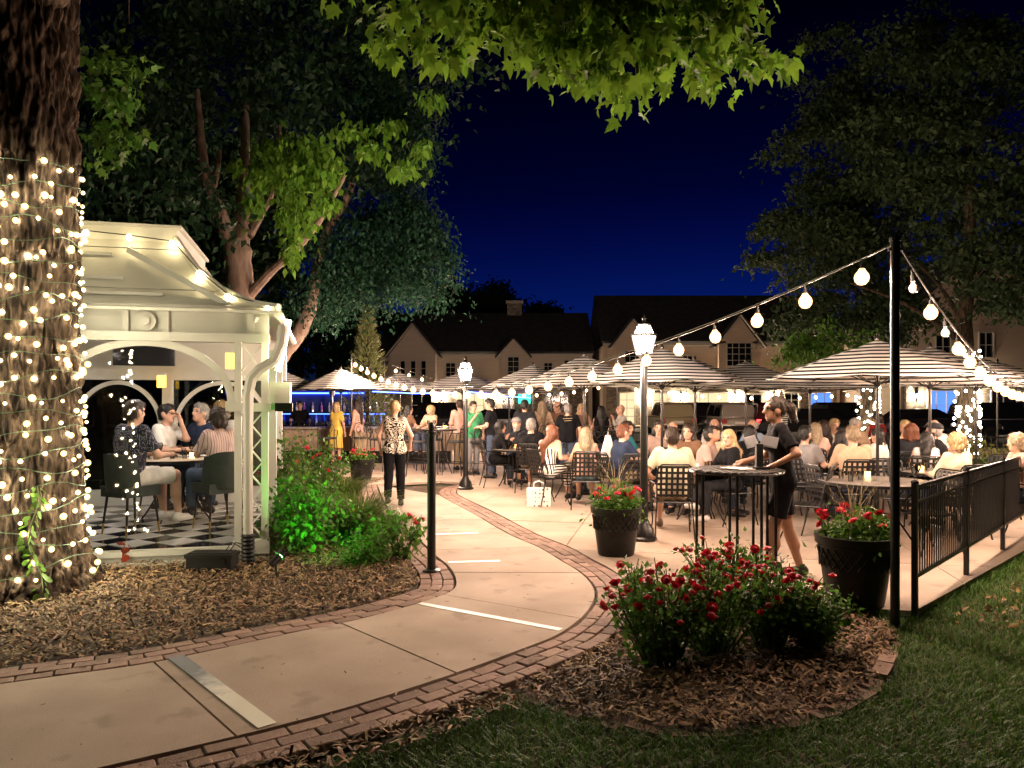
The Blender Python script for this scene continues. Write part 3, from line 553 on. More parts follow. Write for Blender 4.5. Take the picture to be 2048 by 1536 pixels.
for s, z, x0, x1 in ((.86, 3.30, -3.5, -1.72), (.62, 3.0, -3.9, -1.55), (.35, 2.80, -4.2, -1.1)): MB().beam((x0, s*1.0-.012, z+.012), (x1, s*1.0-.012, z+.012), .03, .035).build('roof_batten', cream, gz, smooth=False)
a = ring(.97); MB().prism(a, 3.50, 3.66).build('roof_crown', cream, gz, smooth=False); MB().prism(ring(.93), 3.655, 3.69).build('crown_cap', cream, gz, smooth=False)
MB().box((-WG/2, DG/2, 2.66), (WG-.2, DG-.2, .04)).build('ceiling', M('ceiling_white', (.55, .53, .55), .8), gz, smooth=False)
# gutter, downspout, boxes
MB().tube([(.10, -.05, 2.60), (.10, 3.9, 2.60)], .05, 8).build('side_gutter', cream, gz)
ds = [P(566, 652, 7.92), P(562, 690, 7.86), P(548, 722, 7.80), P(520, 738, 7.74), P(503, 756, 7.72), P(496, 790, 7.72)]; ds = ds+[Vector((ds[-1].x, ds[-1].y, .30))]
w_ = cat_rom; pts = [ds[0]]
for i in range(len(ds)-1): pts += [ds[i].lerp(ds[i+1], t) for t in (.34, .67, 1)]
dsp = MB().tube(pts, [.052+(.005 if i % 2 else 0) if i < 16 else .05 for i in range(len(pts))], 8).build('downspout', cream, gz, world=True)
e = ds[-1]; hose = MB(); hose.lathe([(.06+(.014 if i % 2 else 0), .30-i*.02) for i in range(17)], 14, (e.x, e.y, 0)); hose.build('drain_hose', M('black_plastic', (.012, .012, .012), .45), gz, world=True)
MB().box((.12, .22, 1.72), (.20, .34, .30)).build('junction_box', cream, gz, smooth=False); MB().box((.16, .02, 1.60), (.18, .12, .09)).build('flood_light', iron, gz, smooth=False)
for k in range(2): MB().box((-.42+.02*k, .6+k*.02, 2.56), (.03, .03, .14)).build('lamp_stem', iron, gz) if k == 0 else None
def lit_sconce(pt, s):
    o = MB().box(pt, (.10*s, .10*s, .19*s)).build('wall_sconce', glow('amber_glass', (1, .52, .06), 5.5), gz, world=True, smooth=False); MB().box((pt[0], pt[1], pt[2]+.11*s), (.13*s, .13*s, .03)).build('sconce_cap', white_p, o, world=False, smooth=False)
    o.children[0].data.transform(Matrix.Translation(-Vector(pt))); o.children[0].location = (Matrix.Translation(gz.location) @ gz.rotation_euler.to_matrix().to_4x4()).inverted() @ Vector(pt); return o
lit_sconce(P(462, 722, 9.3), 1.0); lit_sconce(P(323, 763, 10.9), .9)
# ceiling spot fixtures that light the dining table
for x, y in ((-.55, 1.5), (-1.6, 2.0), (-2.6, 1.6)):
    o = MB().tube([(x, y, 2.64), (x, y, 2.52)], .012, 6).tube([(x, y, 2.54), (x-.03, y-.02, 2.42)], [.05, .06], 12).build('ceiling_spot', iron, gz); MB().tube([(x-.03, y-.02, 2.425), (x-.0315, y-.021, 2.415)], .05, 12).build('spot_lens', glow('spot_lens', (1, .82, .74), 700), o)
MB().box((-1.9, 3.2, 2.34), (.8, .08, .34)).build('wall_screen', M('screen_black', (.012, .012, .015), .15), gz, smooth=False)
# rope light down the eave end
rp = [P(577, 640, 7.95), P(572, 668, 7.95), P(565, 705, 7.95), P(556, 742, 7.95)]
tag(MB().tube(rp, .030, 8).build('rope_light', glow('rope_glow', (1, .90, .50), 34)), 'glowing yellow white tube light hanging at the gazebo eave corner', 'light')
# ================================================================ string lights
bulb_hi = glow('bulb_warm', (1, .68, .40), 620); tiny = glow('bulb_fairy', (1, .80, .40), 62); roofb = glow('bulb_roof', (1, .78, .40), 55); tinyw = glow('bulb_white', (1, .88, .62), 20); unlit = M('bulb_unlit', (.75, .72, .66), .2)
cord = M('cord_black', (.02, .02, .02), .5)
def cable(a, b, sag, n=48): a, b = Vector(a), Vector(b); return [a.lerp(b, i/n)-Vector((0, 0, sag*4*(i/n)*(1-i/n))) for i in range(n+1)]
def halo(name, c, e):
    mt = bpy.data.materials.new(name); mt.use_nodes = True; n = mt.node_tree.nodes; L = mt.node_tree.links; n.remove(n['Principled BSDF']); a = n.new('ShaderNodeAddShader'); t = n.new('ShaderNodeBsdfTransparent'); x = n.new('ShaderNodeEmission'); x.inputs[0].default_value = (*c, 1); x.inputs[1].default_value = e
    L.new(t.outputs[0], a.inputs[0]); L.new(x.outputs[0], a.inputs[1]); L.new(a.outputs[0], n['Material Output'].inputs[0]); mt.cycles.emission_sampling = 'NONE'; return mt
def globe(k=1.): return MB().lathe([(.002, -.050*k), (.025*k, -.044*k), (.042*k, -.024*k), (.047*k, 0), (.042*k, .022*k), (.024*k, .045*k), (.016*k, .060*k)], 12)
amber = halo('amber_bulb_glass', (1, .52, .22), 1.9); bb_ = globe(1.2); bb_.sph((0, 0, 0), (.019, .019, .026), 8, 6, mi=1); big_b = bb_.mesh([amber, glow('filament', (1, .68, .49), 3900)]); un_b = globe(.8).mesh(unlit); sock = MB().tube([(0, 0, .055), (0, 0, .11)], [.018, .014], 8).tube([(0, 0, .10), (0, 0, .145)], .005, 5).mesh(cord)
def string(label, a, b, sag, t0, dt, n, dead=(), r=1.):
    th = thing('string_light', label, 'string light', a); pts = [p-Vector(a) for p in cable(a, b, sag)]
    MB().tube(pts, .006, 5).build('cable', cord, th); MB().tube([p+Vector((0, 0, .035*math.sin(PI*i/48)+.004)) for i, p in enumerate(pts)], .0035, 5).build('support_wire', M('wire_steel', (.5, .48, .45), .35, .8), th)
    A, B = Vector((0, 0, 0)), Vector(b)-Vector(a)
    for k in range(n):
        t = t0+k*dt; p = A.lerp(B, t)-Vector((0, 0, sag*4*t*(1-t)))+Vector((0, 0, -.145)); o = link('socket', sock, th, p); q = link('bulb', un_b if k in dead else big_b, o); q.scale = (r, r, r)
        o.rotation_euler = (random.gauss(0, .06), random.gauss(0, .06), 0)
    return th
PT = G(1790, 1240); PT = Vector((PT.x, PT.y, 2.86))
string('long festoon of globe bulbs from the near black post to the far plants', PT+Vector((-.03, 0, -.02)), (-4.2, 19.6, 2.85), .93, .0164, .0355, 28)
string('festoon of globe bulbs running right from the near post above the fence', PT+Vector((.03, 0, -.02)), (PT.x+9, PT.y+10.3, 2.9), 1.0, .033, .042, 16, dead=(0, 2))
string('distant row of globe bulbs hung over the bar tables', (-4.1, 24, 2.95), (3.4, 25, 2.4), .62, .05, .055, 17)
string('far row of globe bulbs behind the waitress over the street side tables', (3.6, 25, 2.3), (14.5, 26, 2.4), .42, .05, .052, 18)
for lab, p, h in (('slim black pole holding the far end of the long festoon', (-4.2, 19.62), 2.9), ('black pole carrying two far bulb rows behind the patio', (3.5, 25.02), 2.6), ('black pole at the far left end of the distant bulb row', (-4.1, 24.02), 3.0)):
    th = thing('light_pole', lab, 'pole', (*p, 0)); MB().tube([(0, 0, 0), (0, 0, h)], .025, 8).build('shaft', iron, th); MB().lathe([(.12, 0), (.12, .02), (.04, .04)], 12).build('foot_plate', iron, th)
# near post
th = thing('light_post', 'tall black steel post carrying the string lights beside the rose bed', 'post', (PT.x, PT.y, -.05)); MB().tube([(0, 0, 0), (0, 0, PT.z+.07)], .034, 14).build('shaft', iron, th)
MB().lathe([(.042, 0), (.042, .025), (.02, .045)], 12, (0, 0, PT.z+.065)).build('cap', iron, th); MB().tube([(-.05, 0, PT.z), (.05, 0, PT.z)], .012, 8).build('hook', iron, th)
p = G(863, 1142); th = thing('bollard_post', 'short thin black post with ball finial at the path bend', 'post', (p.x, p.y, 0))
MB().lathe([(.085, 0), (.085, .014), (.045, .025), (.04, .06)], 14).build('base', iron, th); MB().tube([(0, 0, .02), (0, 0, 1.34)], .042, 12).build('shaft', iron, th); MB().lathe([(.045, 1.33), (.048, 1.36), (.02, 1.375), (.03, 1.395), (.034, 1.42), (.02, 1.45), (.003, 1.46)], 12).build('finial', iron, th)
# roof bulbs of the gazebo
th = thing('string_light', 'row of small yellow bulbs along the gazebo roof edge', 'string light', (-3.9, 8.6, 3.5)); rb = [P(-20, 440, 7.9), P(80, 455, 8.1), P(172, 466, 8.25), P(258, 475, 8.42), P(344, 487, 8.56), P(398, 547, 8.38), P(455, 594, 8.18), P(537, 617, 7.96)]
MB().tube([q+Vector((0, .02, .03)) for q in rb], .007, 5).build('cable', cord, th, world=True); rbm = MB().sph((0, 0, 0), (.030, .030, .036), 8, 6).mesh(roofb)
for q in rb: link('bulb', rbm, th, q-th.location)
# ================================================================ lamp posts
lampglow = glow('lamp_bulb', (1, .84, .73), 2100)
frost = M('lamp_glass', (.95, .90, .86), .4, trl=.45); 
_f = frost.node_tree; _o = _f.nodes['Material Output'].inputs[0]; _mx = _f.nodes.new('ShaderNodeMixShader'); _tp = _f.nodes.new('ShaderNodeBsdfTransparent'); _src = _o.links[0].from_socket
_f.links.new(_src, _mx.inputs[1]); _f.links.new(_tp.outputs[0], _mx.inputs[2]); _mx.inputs[0].default_value = .86; _f.links.new(_mx.outputs[0], _o)
def lamp(label, loc, h):
    th = thing('street_lamp', label, 'lamp', loc, 0, 'lantern posts on the patio'); MB().lathe([(.155, 0), (.155, .03), (.13, .05), (.115, .14), (.07, .20), (.055, .24)], 8).build('base', iron, th)
    MB().tube([(0, 0, .2), (0, 0, h-.56)], [.048, .042], 14).build('shaft', iron, th); MB().lathe([(.05, 0), (.06, .02), (.045, .05), (.075, .10), (.095, .115)], 12, (0, 0, h-.60)).build('collar', iron, th)
    z = h-.49; la = MB().lathe([(.085, z), (.14, z+.22)], 6, cap=False); la = la.build('lantern_glass', frost, th, smooth=False); fr = MB()
    for k in range(6):
        c, s_ = math.cos(PI*k/3), math.sin(PI*k/3); fr.tube([(.088*c, .088*s_, z), (.143*c, .143*s_, z+.22)], .0095, 5)
    fr.lathe([(.145, z+.215), (.155, z+.225), (.155, z+.24), (.14, z+.24)], 12, cap=False).lathe([(.09, z-.012), (.095, z), (.08, z+.004)], 12).build('lantern_frame', iron, th)
    MB().lathe([(.12, z+.24), (.085, z+.33), (.06, z+.35)], 6, cap=False).build('roof_glass', frost, th, smooth=False); MB().lathe([(.07, z+.345), (.075, z+.36), (.03, z+.385), (.02, z+.41), (.032, z+.43), (.012, z+.46), (.002, z+.48)], 10).build('finial', iron, th)
    MB().sph((0, 0, z+.13), (.055, .055, .08), 10, 8).build('bulb', lampglow, th); return th
lamp('near black lantern post standing behind the round planter', (XX(1288, 9.0), 9.0, 0), 2.72)
lamp('far black lantern post where the brick band curves', tuple(G(931, 978)), 2.55)
# ================================================================ trees
def trunk_mesh(rad, z0, z1, nz, na, amp, mat, cx=None, seed=0, furrow=5.):
    V = np.zeros((nz, na, 3)); 
    for i in range(nz):
        z = z0+(z1-z0)*i/(nz-1); r0 = rad(z); ox, oy = (cx(z) if cx else (0, 0))
        for j in range(na):
            a = 2*PI*j/na; c, s_ = math.cos(a), math.sin(a); wob = mn.noise((c*2, s_*2, z*1.3+seed))*.5
            vd = mn.voronoi((c*r0*13+wob*1.2, s_*r0*13+wob*1.2, z*3.1+seed+wob))[0]; q = (vd[1]-vd[0])*.75; q2 = mn.noise((c*r0*38, s_*r0*38, z*13+seed)); q3 = mn.noise((c*1.6, s_*1.6, z*.5+seed))
            d = amp*(min(1, abs(q)*2.6)-.6)+amp*.35*q2+r0*.10*q3; V[i, j] = (ox+(r0+d)*c, oy+(r0+d)*s_, z)
    idx = np.arange(nz*na).reshape(nz, na); Fc = np.stack([idx[:-1], np.roll(idx, -1, 1)[:-1], np.roll(idx, -1, 1)[1:], idx[1:]], -1).reshape(-1, 4)
    return npmesh(V, Fc, mat, True), V
T1 = Vector((-4.36, 6.72, -.02)); t1 = thing('shade_tree', 'massive rough barked tree trunk wrapped in fairy lights at left', 'tree', T1)
r1 = lambda z: .41+.26*math.exp(-max(z, 0)/.33)+.03*math.exp(-abs(z-1)/.8)-.012*max(z-2, 0)*.6
me, TV = trunk_mesh(r1, -.1, 6.4, 420, 260, .06, bark); link('trunk', me, t1)
def limb(th, pts, rad, n=10, mat=bark2, name='limb'):
    pts = [Vector(p) for p in pts]; c = []
    for i in range(len(pts)-1):
        for k in range(4):
            t = k/4; p0, p1, p2, p3 = pts[max(i-1, 0)], pts[i], pts[i+1], pts[min(i+2, len(pts)-1)]
            c.append(.5*((2*p1)+(p2-p0)*t+(2*p0-5*p1+4*p2-p3)*t*t+(3*p1-p0-3*p2+p3)*t**3)+Vector((random.gauss(0, .3), random.gauss(0, .3), 0))*rad[0]*.12)
    c.append(pts[-1]); rr = [np.interp(i/(len(c)-1), np.linspace(0, 1, len(rad)), rad)*random.uniform(.94, 1.06) for i in range(len(c))]
    return MB().tube(c, rr, n).build(name, mat, th, world=True)
limb(t1, [T1+Vector((.2, -.1, 5.2)), (-3.0, 6.1, 5.9), (-1.6, 5.6, 5.55), (-.2, 5.3, 5.15), (1.0, 5.2, 4.75), (1.75, 5.15, 4.35)], [.16, .13, .10, .07, .04, .012], mat=bark)
limb(t1, [(-1.6, 5.6, 5.5), (-1.1, 5.2, 4.9), (-.6, 5.0, 4.5), (-.4, 4.95, 4.2)], [.05, .035, .02, .008], 7, bark)
limb(t1, [(-.2, 5.3, 5.1), (.3, 5.1, 4.6), (.75, 5.0, 4.15), (.85, 5.0, 3.75)], [.05, .03, .02, .006], 7, bark)
limb(t1, [T1+Vector((.25, .3, 6.0)), (-4.2, 8.3, 6.9), (-4.6, 9.0, 6.8), (-4.8, 9.4, 6.4)], [.03, .02, .012, .004], 6, bark)
# overhanging bough: clusters placed from the photo at about 5 m
bl = []
for px, py, n in [(775, 75, 20), (805, 30, 26), (870, 20, 34), (850, 95, 24), (905, 115, 14), (940, 40, 34), (1000, 25, 32), (960, 70, 20), (1040, 60, 34), (1080, 30, 34), (1060, 105, 26), (1100, 140, 20), (1120, 80, 34), (1160, 110, 34), (1150, 160, 18), (1190, 150, 24), (1200, 60, 34), (1240, 100, 36), (1240, 165, 24), (1262, 205, 14), (1290, 60, 34), (1320, 110, 34), (1330, 150, 16), (1370, 60, 34), (1410, 100, 34), (1425, 150, 18), (1440, 175, 8), (1450, 60, 30), (1480, 110, 26), (1520, 125, 14), (1565, 128, 9), (1400, 15, 34), (1300, 15, 34), (1180, 10, 34), (1480, 20, 22), (1100, 0, 30), (1250, 0, 30)]:
    for k in range(int(n*1.5)):
        yy = 5.1+random.gauss(0, .22); q = P(px+random.gauss(0, 26), py+random.gauss(0, 17)-8, yy); bl.append(tuple(q))
for k in range(420):   # the part of the bough above the frame
    bl.append((random.uniform(-1.6, 2.0), random.uniform(4.6, 6.2), random.uniform(4.55, 5.6)))
sl_ = []
for cx, cy, n in ((215, 120, 60), (240, 200, 80), (205, 260, 60), (260, 270, 50), (225, 310, 40), (200, 180, 50), (270, 150, 40)):
    for k in range(n): sl_.append(tuple(P(random.gauss(cx, 22), random.gauss(cy, 16), random.uniform(9.2, 9.9))))
bl = np.array(bl); big = np.argsort(np.hypot(bl[:, 0], bl[:, 1])+5*(bl[:, 2] > 4.4))
lm, _ = leaves(bl[big[300:]], .115, leafy, MAPLE, droop=1.1, spread=.75); crown = link('crown', lm, t1); lm.transform(Matrix.Translation(-T1))
one = npmesh(np.stack([MAPLE[0][:, 0], MAPLE[0][:, 1], MAPLE[0][:, 2]], 1), MAPLE[1], M('leaf_maple_single', (.12, .225, .022), .5, obj=.4, trl=.4, spec=.12))
for i in big[:300]:
    t = Vector((random.gauss(0, .6), random.gauss(0, .6), random.gauss(0, .5)-1.2)).normalized(); n_ = Vector((random.gauss(0, .7), -.5+random.gauss(0, .6), .8)); n_ = (n_-t*n_.dot(t)).normalized(); b_ = t.cross(n_)
    o = link('leaf', one, crown); s_ = random.uniform(.08, .145); o.matrix_local = Matrix.Translation(Vector(bl[i])-T1) @ Matrix((b_, t, n_)).transposed().to_4x4() @ Matrix.Scale(s_, 4)
sm_ = leaves(np.array(sl_), .12, leafm, MAPLE, droop=1., spread=.8)[0]; sm_.transform(Matrix.Translation(-T1)); link('side_branch_leaves', sm_, t1)
# fairy lights wrapped round the trunk
fs = thing('fairy_light_string', 'warm fairy lights wrapped in rings round the massive left trunk', 'string light', T1); fb_ = MB().sph((0, 0, 0), .026, 8, 6); fb_.sph((0, 0, 0), .013, 7, 5, mi=1); fb = fb_.mesh([halo('fairy_glass', (1, .66, .22), 1.1), glow('fairy_core', (1, .88, .60), 190)]); wr = []; nb = 0
NZ, NA = 420, 260
def on_trunk(z, a, off):
    i = int(np.clip((z+.1)/6.5*(NZ-1), 0, NZ-1)); j = int((a % (2*PI))/(2*PI)*NA) % NA; v = TV[i, j]; rr = math.hypot(v[0], v[1]); rr = max(rr, r1(z))+off; return Vector((rr*math.cos(a), rr*math.sin(a), z))
TURNS, ZT = 22, 3.62
for k in range(TURNS*24+1):
    a = 2*PI*k/24; z = .12+ZT*k/(TURNS*24)+.035*math.sin(a*2.3)+.02*math.sin(a*.7+k); wr.append(on_trunk(z, a, .012))
MB().tube(wr, .0045, 4).build('cord', M('cord_green', (.03, .06, .025), .6), fs)
k = 0.
while nb < 297:
    k += TURNS*24/297; a = -3.3+(2*PI*k/24) % (2*PI)*.68+random.gauss(0, .10); z = .12+ZT*k/(TURNS*24)+random.gauss(0, .05); o = link('bulb', fb, fs, on_trunk(z, a, random.uniform(.025, .055))); s_ = random.uniform(.6, 1.2); o.scale = (s_, s_, s_); nb += 1
# tree behind the gazebo
Y2 = 14.0; t2 = thing('shade_tree', 'forked brown tree with bright green leaves rising behind the gazebo', 'tree', P(480, 960, Y2)*Vector((1, 1, 0)) if False else Vector((XX(480, Y2), Y2, 0)))
def Q(px, py, dy=0): return P(px, py, Y2+dy)
limb(t2, [(XX(490, Y2), Y2, 0), Q(488, 720), Q(484, 620), Q(478, 540), Q(472, 480)], [.33, .27, .24, .25, .24], 14, name='trunk')
limb(t2, [Q(470, 500), Q(445, 440, -.2), Q(420, 380, -.3), Q(405, 320, -.3), Q(395, 180)], [.17, .14, .12, .09, .04], 10)
limb(t2, [Q(425, 385, -.3), Q(436, 330, -.4), Q(440, 300, -.4)], [.07, .05, .03], 8); limb(t2, [Q(480, 500), Q(484, 440), Q(488, 370, .2), Q(492, 200, .3)], [.19, .15, .12, .05], 10)
limb(t2, [Q(495, 470), Q(520, 430, .2), Q(545, 375, .2), Q(560, 250)], [.11, .08, .06, .03], 8); limb(t2, [Q(497, 592), Q(540, 545, -.3), Q(590, 500, -.5), Q(640, 440, -.6), Q(690, 350, -.8)], [.10, .085, .075, .055, .03], 9)
pts = []
for px, py, n, sx, sy in [(600, 360, 330, 56, 40), (570, 330, 210, 50, 26), (645, 335, 250, 40, 24), (590, 430, 260, 38, 40), (585, 500, 150, 15, 28), (520, 350, 200, 30, 30), (660, 350, 160, 20, 22), (510, 400, 120, 14, 25), (610, 290, 200, 45, 25), (745, 300, 110, 26, 16), (810, 335, 130, 30, 16), (845, 295, 90, 18, 14), (700, 260, 90, 30, 16), (780, 250, 80, 26, 14), (540, 290, 120, 30, 16), (660, 400, 110, 18, 18), (470, 330, 60, 16, 14), (860, 200, 60, 20, 14)]:
    for k in range(n): pts.append(tuple(P(px+random.gauss(0, sx*.6), py+random.gauss(0, sy*.6), Y2-.7+random.gauss(0, .45))))
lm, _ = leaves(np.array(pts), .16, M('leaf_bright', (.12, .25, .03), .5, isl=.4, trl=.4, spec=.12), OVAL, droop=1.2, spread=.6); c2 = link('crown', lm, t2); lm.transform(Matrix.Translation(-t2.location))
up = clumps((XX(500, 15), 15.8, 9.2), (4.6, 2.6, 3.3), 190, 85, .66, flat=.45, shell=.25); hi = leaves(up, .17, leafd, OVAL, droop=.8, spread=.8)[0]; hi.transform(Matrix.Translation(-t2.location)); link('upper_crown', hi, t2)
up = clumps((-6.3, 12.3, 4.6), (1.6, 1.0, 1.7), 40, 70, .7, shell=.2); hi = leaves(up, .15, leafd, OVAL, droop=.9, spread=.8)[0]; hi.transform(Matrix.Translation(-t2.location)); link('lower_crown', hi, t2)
# second tree to its right
Y3 = 17.5; t3 = thing('shade_tree', 'dark leaning tree with drooping foliage right of the gazebo', 'tree', (XX(505, Y3), Y3, 0)); Q3 = lambda px, py, dy=0: P(px, py, Y3+dy)
limb(t3, [(XX(505, Y3), Y3, 0), Q3(535, 760), Q3(572, 700), Q3(600, 662), Q3(620, 610), Q3(630, 560), Q3(650, 470), Q3(700, 380), Q3(740, 260)], [.23, .21, .19, .18, .16, .14, .12, .09, .04], 11, name='trunk'); limb(t3, [Q3(640, 560), Q3(678, 556)], [.03, .01], 6)
for (cx, cy, rx, rz_, n) in ((790, 470, 1.35, 1.25, 48), (740, 570, 1.1, .75, 34), (850, 540, .85, 1.1, 30), (690, 470, 1.2, 1.2, 30), (800, 330, 1.0, 1.1, 34), (640, 600, .9, .7, 18), (720, 330, 1.3, 1.2, 26)):
    pass
allp = np.concatenate([clumps(tuple(P(cx, cy, Y3+.3)), (rx, 1.2, rz_), n, 130, .55, flat=.7, shell=.3) for (cx, cy, rx, rz_, n) in ((790, 470, 1.25, 1.0, 50), (730, 545, 1.0, .7, 34), (835, 520, .75, .85, 32), (690, 470, 1.2, 1.0, 26), (790, 300, .85, 1.0, 34), (650, 590, .8, .6, 14), (720, 200, 1.4, 1.5, 40))])
lm = leaves(allp, .115, M('leaf_teal', (.018, .055, .030), .45, spec=.12, isl=.4, trl=.3), OVAL, droop=.9, spread=.7)[0]; lm.transform(Matrix.Translation(-t3.location)); link('crown', lm, t3)
# right hand trees
def big_tree(label, X, Y, trunk_r, zf, cl, lsize, mat, per, cr, top=None):
    th = thing('shade_tree', label, 'tree', (X, Y, 0)); limb(th, [(X, Y, -.05), (X+.05, Y, zf*.5), (X-.05, Y, zf), (X+.1, Y, zf+2.5), (X, Y, zf+5)], [trunk_r*1.15, trunk_r, trunk_r*.9, trunk_r*.6, .08], 14, name='trunk', mat=bark)
    for k in range(4):
        a = random.uniform(0, PI) if k else 2.6; limb(th, [(X, Y, zf+k*.4), (X+1.3*math.cos(a), Y+1.0*math.sin(a), zf+1+k*.5), (X+2.6*math.cos(a), Y+2*math.sin(a), zf+1.6+k*.7)], [trunk_r*.38, trunk_r*.2, .02], 7, bark)
    p = np.concatenate([clumps(c, r, n, per, cr, flat=.36, shell=.3) for c, r, n in cl]); lm = leaves(p, lsize, mat, OVAL, droop=.55, spread=.9)[0]; lm.transform(Matrix.Translation(-th.location)); link('crown', lm, th); return th
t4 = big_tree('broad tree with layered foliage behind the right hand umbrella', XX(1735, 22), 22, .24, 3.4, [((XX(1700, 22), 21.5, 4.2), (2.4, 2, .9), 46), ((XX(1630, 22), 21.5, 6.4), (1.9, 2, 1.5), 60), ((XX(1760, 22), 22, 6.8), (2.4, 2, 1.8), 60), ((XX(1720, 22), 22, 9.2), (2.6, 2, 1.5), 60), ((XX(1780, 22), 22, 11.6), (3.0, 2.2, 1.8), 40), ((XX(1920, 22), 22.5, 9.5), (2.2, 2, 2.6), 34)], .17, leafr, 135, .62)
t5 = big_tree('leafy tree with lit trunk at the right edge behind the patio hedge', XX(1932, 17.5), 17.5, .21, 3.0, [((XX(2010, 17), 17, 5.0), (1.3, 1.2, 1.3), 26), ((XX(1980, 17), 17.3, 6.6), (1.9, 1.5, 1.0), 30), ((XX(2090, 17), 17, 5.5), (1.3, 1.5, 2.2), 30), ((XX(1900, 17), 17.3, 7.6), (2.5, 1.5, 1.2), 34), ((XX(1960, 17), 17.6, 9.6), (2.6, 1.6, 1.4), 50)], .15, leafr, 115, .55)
lm = leaves(np.concatenate([clumps((XX(1660, 20), 20, 3.15), (1.2, .8, .45), 14, 110, .5)]), .15, leafm, OVAL, droop=.8)[0]; lm.transform(Matrix.Translation(-t4.location)); link('low_branch_leaves', lm, t4)
def fairy_trunk(label, th, rad, z1, n):
    f = thing('fairy_light_string', label, 'string light', th.location); m_ = MB().sph((0, 0, 0), .035, 6, 4).mesh(tinyw)
    MB().tube([(rad*math.cos(k*.5), rad*math.sin(k*.5), .4+z1*k/200) for k in range(200)], .006, 4).build('cord', cord, f)
    for k in range(n): a = random.uniform(PI, 2*PI)+random.gauss(0, .2); link('bulb', m_, f, (rad*1.08*math.cos(a), rad*1.08*math.sin(a), .4+random.uniform(0, z1)))
fairy_trunk('white fairy lights wrapped round the lit trunk behind the hedge', t5, .27, 2.5, 130); fairy_trunk('white fairy lights round the farther trunk behind the diners', t4, .30, 2.2, 90)
# dark trees over the roofs
def far_tree(label, px, py, rx, rz_, Y=75, n=60):
    c = P(px, py, Y); th = thing('roadside_tree', label, 'tree', (c.x, Y, 0)); limb(th, [(c.x, Y, 0), (c.x, Y, c.z)], [.4, .25], 8, bark, 'trunk'); lm = leaves(clumps(tuple(c), (rx, 2, rz_), n, 60, 1.3, shell=.2), .5, leafd, OVAL)[0]; lm.transform(Matrix.Translation(-th.location)); link('crown', lm, th)
far_tree('dark silhouetted tree behind the pointed gable roof', 905, 610, 2.6, 2.4, n=90); far_tree('dark round tree behind the long roof', 985, 605, 2.2, 1.9); far_tree('small dark tree left of the chimney', 1080, 632, 2.2, .9, n=40); far_tree('dark tree at the left beyond the bar', 600, 640, 6, 4, 60, 120); far_tree('dark tree far behind the gazebo roof', 430, 430, 6.5, 5.5, 42, 170); far_tree('dark tree far behind the lit trunk', 200, 330, 6, 6, 44, 140); far_tree('dark tree mass beyond the umbrellas left of the gable', 730, 690, 4, 3, 58, 90)
# conifer by the bar
Yc = 22.; cf = thing('young_conifer', 'young conifer lit gold by the string lights behind the bar', 'tree', (XX(735, Yc), Yc, 0)); limb(cf, [(XX(735, Yc), Yc, 0), P(735, 612, Yc)], [.08, .01], 6, bark, 'trunk')
cp, co = [], []
for k in range(2600):
    t = random.random()**.8; z = .6+3.85*t; rr = (1-t)*.95*(.55+.45*abs(math.sin(z*7+random.gauss(0, .25))))+.05; a = random.uniform(0, 2*PI); q = rr*random.random()**.5; cp.append((q*math.cos(a), q*math.sin(a), z+q*.15)); co.append((math.cos(a), math.sin(a), .75))
lm = leaves(np.array(cp), .17, M('leaf_conifer', (.15, .17, .06), .6, isl=.4, trl=.2), (OVAL[0]*np.array([.35, 1, 1]), OVAL[1]), droop=-.2, out=np.array(co)*1.3, spread=.35)[0]; link('crown', lm, cf)
# ================================================================ shrubs and flowers
def rose_mesh(mat, r=.032):
    mb = MB(); mb.sph((0, 0, .016), (r*.55, r*.55, r*.62), 8, 5)
    for ring_, (n, rad, tilt, z) in enumerate(((5, r*.9, .9, .0), (4, r*.62, 1.25, .006))):
        for k in range(n):
            a = 2*PI*k/n+ring_*.6; c, s_ = math.cos(a), math.sin(a); o = []
            for u, v in ((-.5, .1), (.5, .1), (.62, .75), (.2, 1.05), (-.2, 1.05), (-.62, .75)):
                rr = rad*(.2+v*math.cos(tilt)*1.25); zz = z+rad*v*math.sin(tilt)*1.1-.004*(v > 1); o.append((rr*c-u*rad*1.1*s_, rr*s_+u*rad*1.1*c, zz))
            mb.add(o, [(0, 1, 2, 5), (5, 2, 3, 4)])
    return mb.mesh(mat, smooth=True, ang=60)
rose = rose_mesh(rosem); rose2 = rose_mesh(M('rose_pink', (.62, .10, .13), .5))
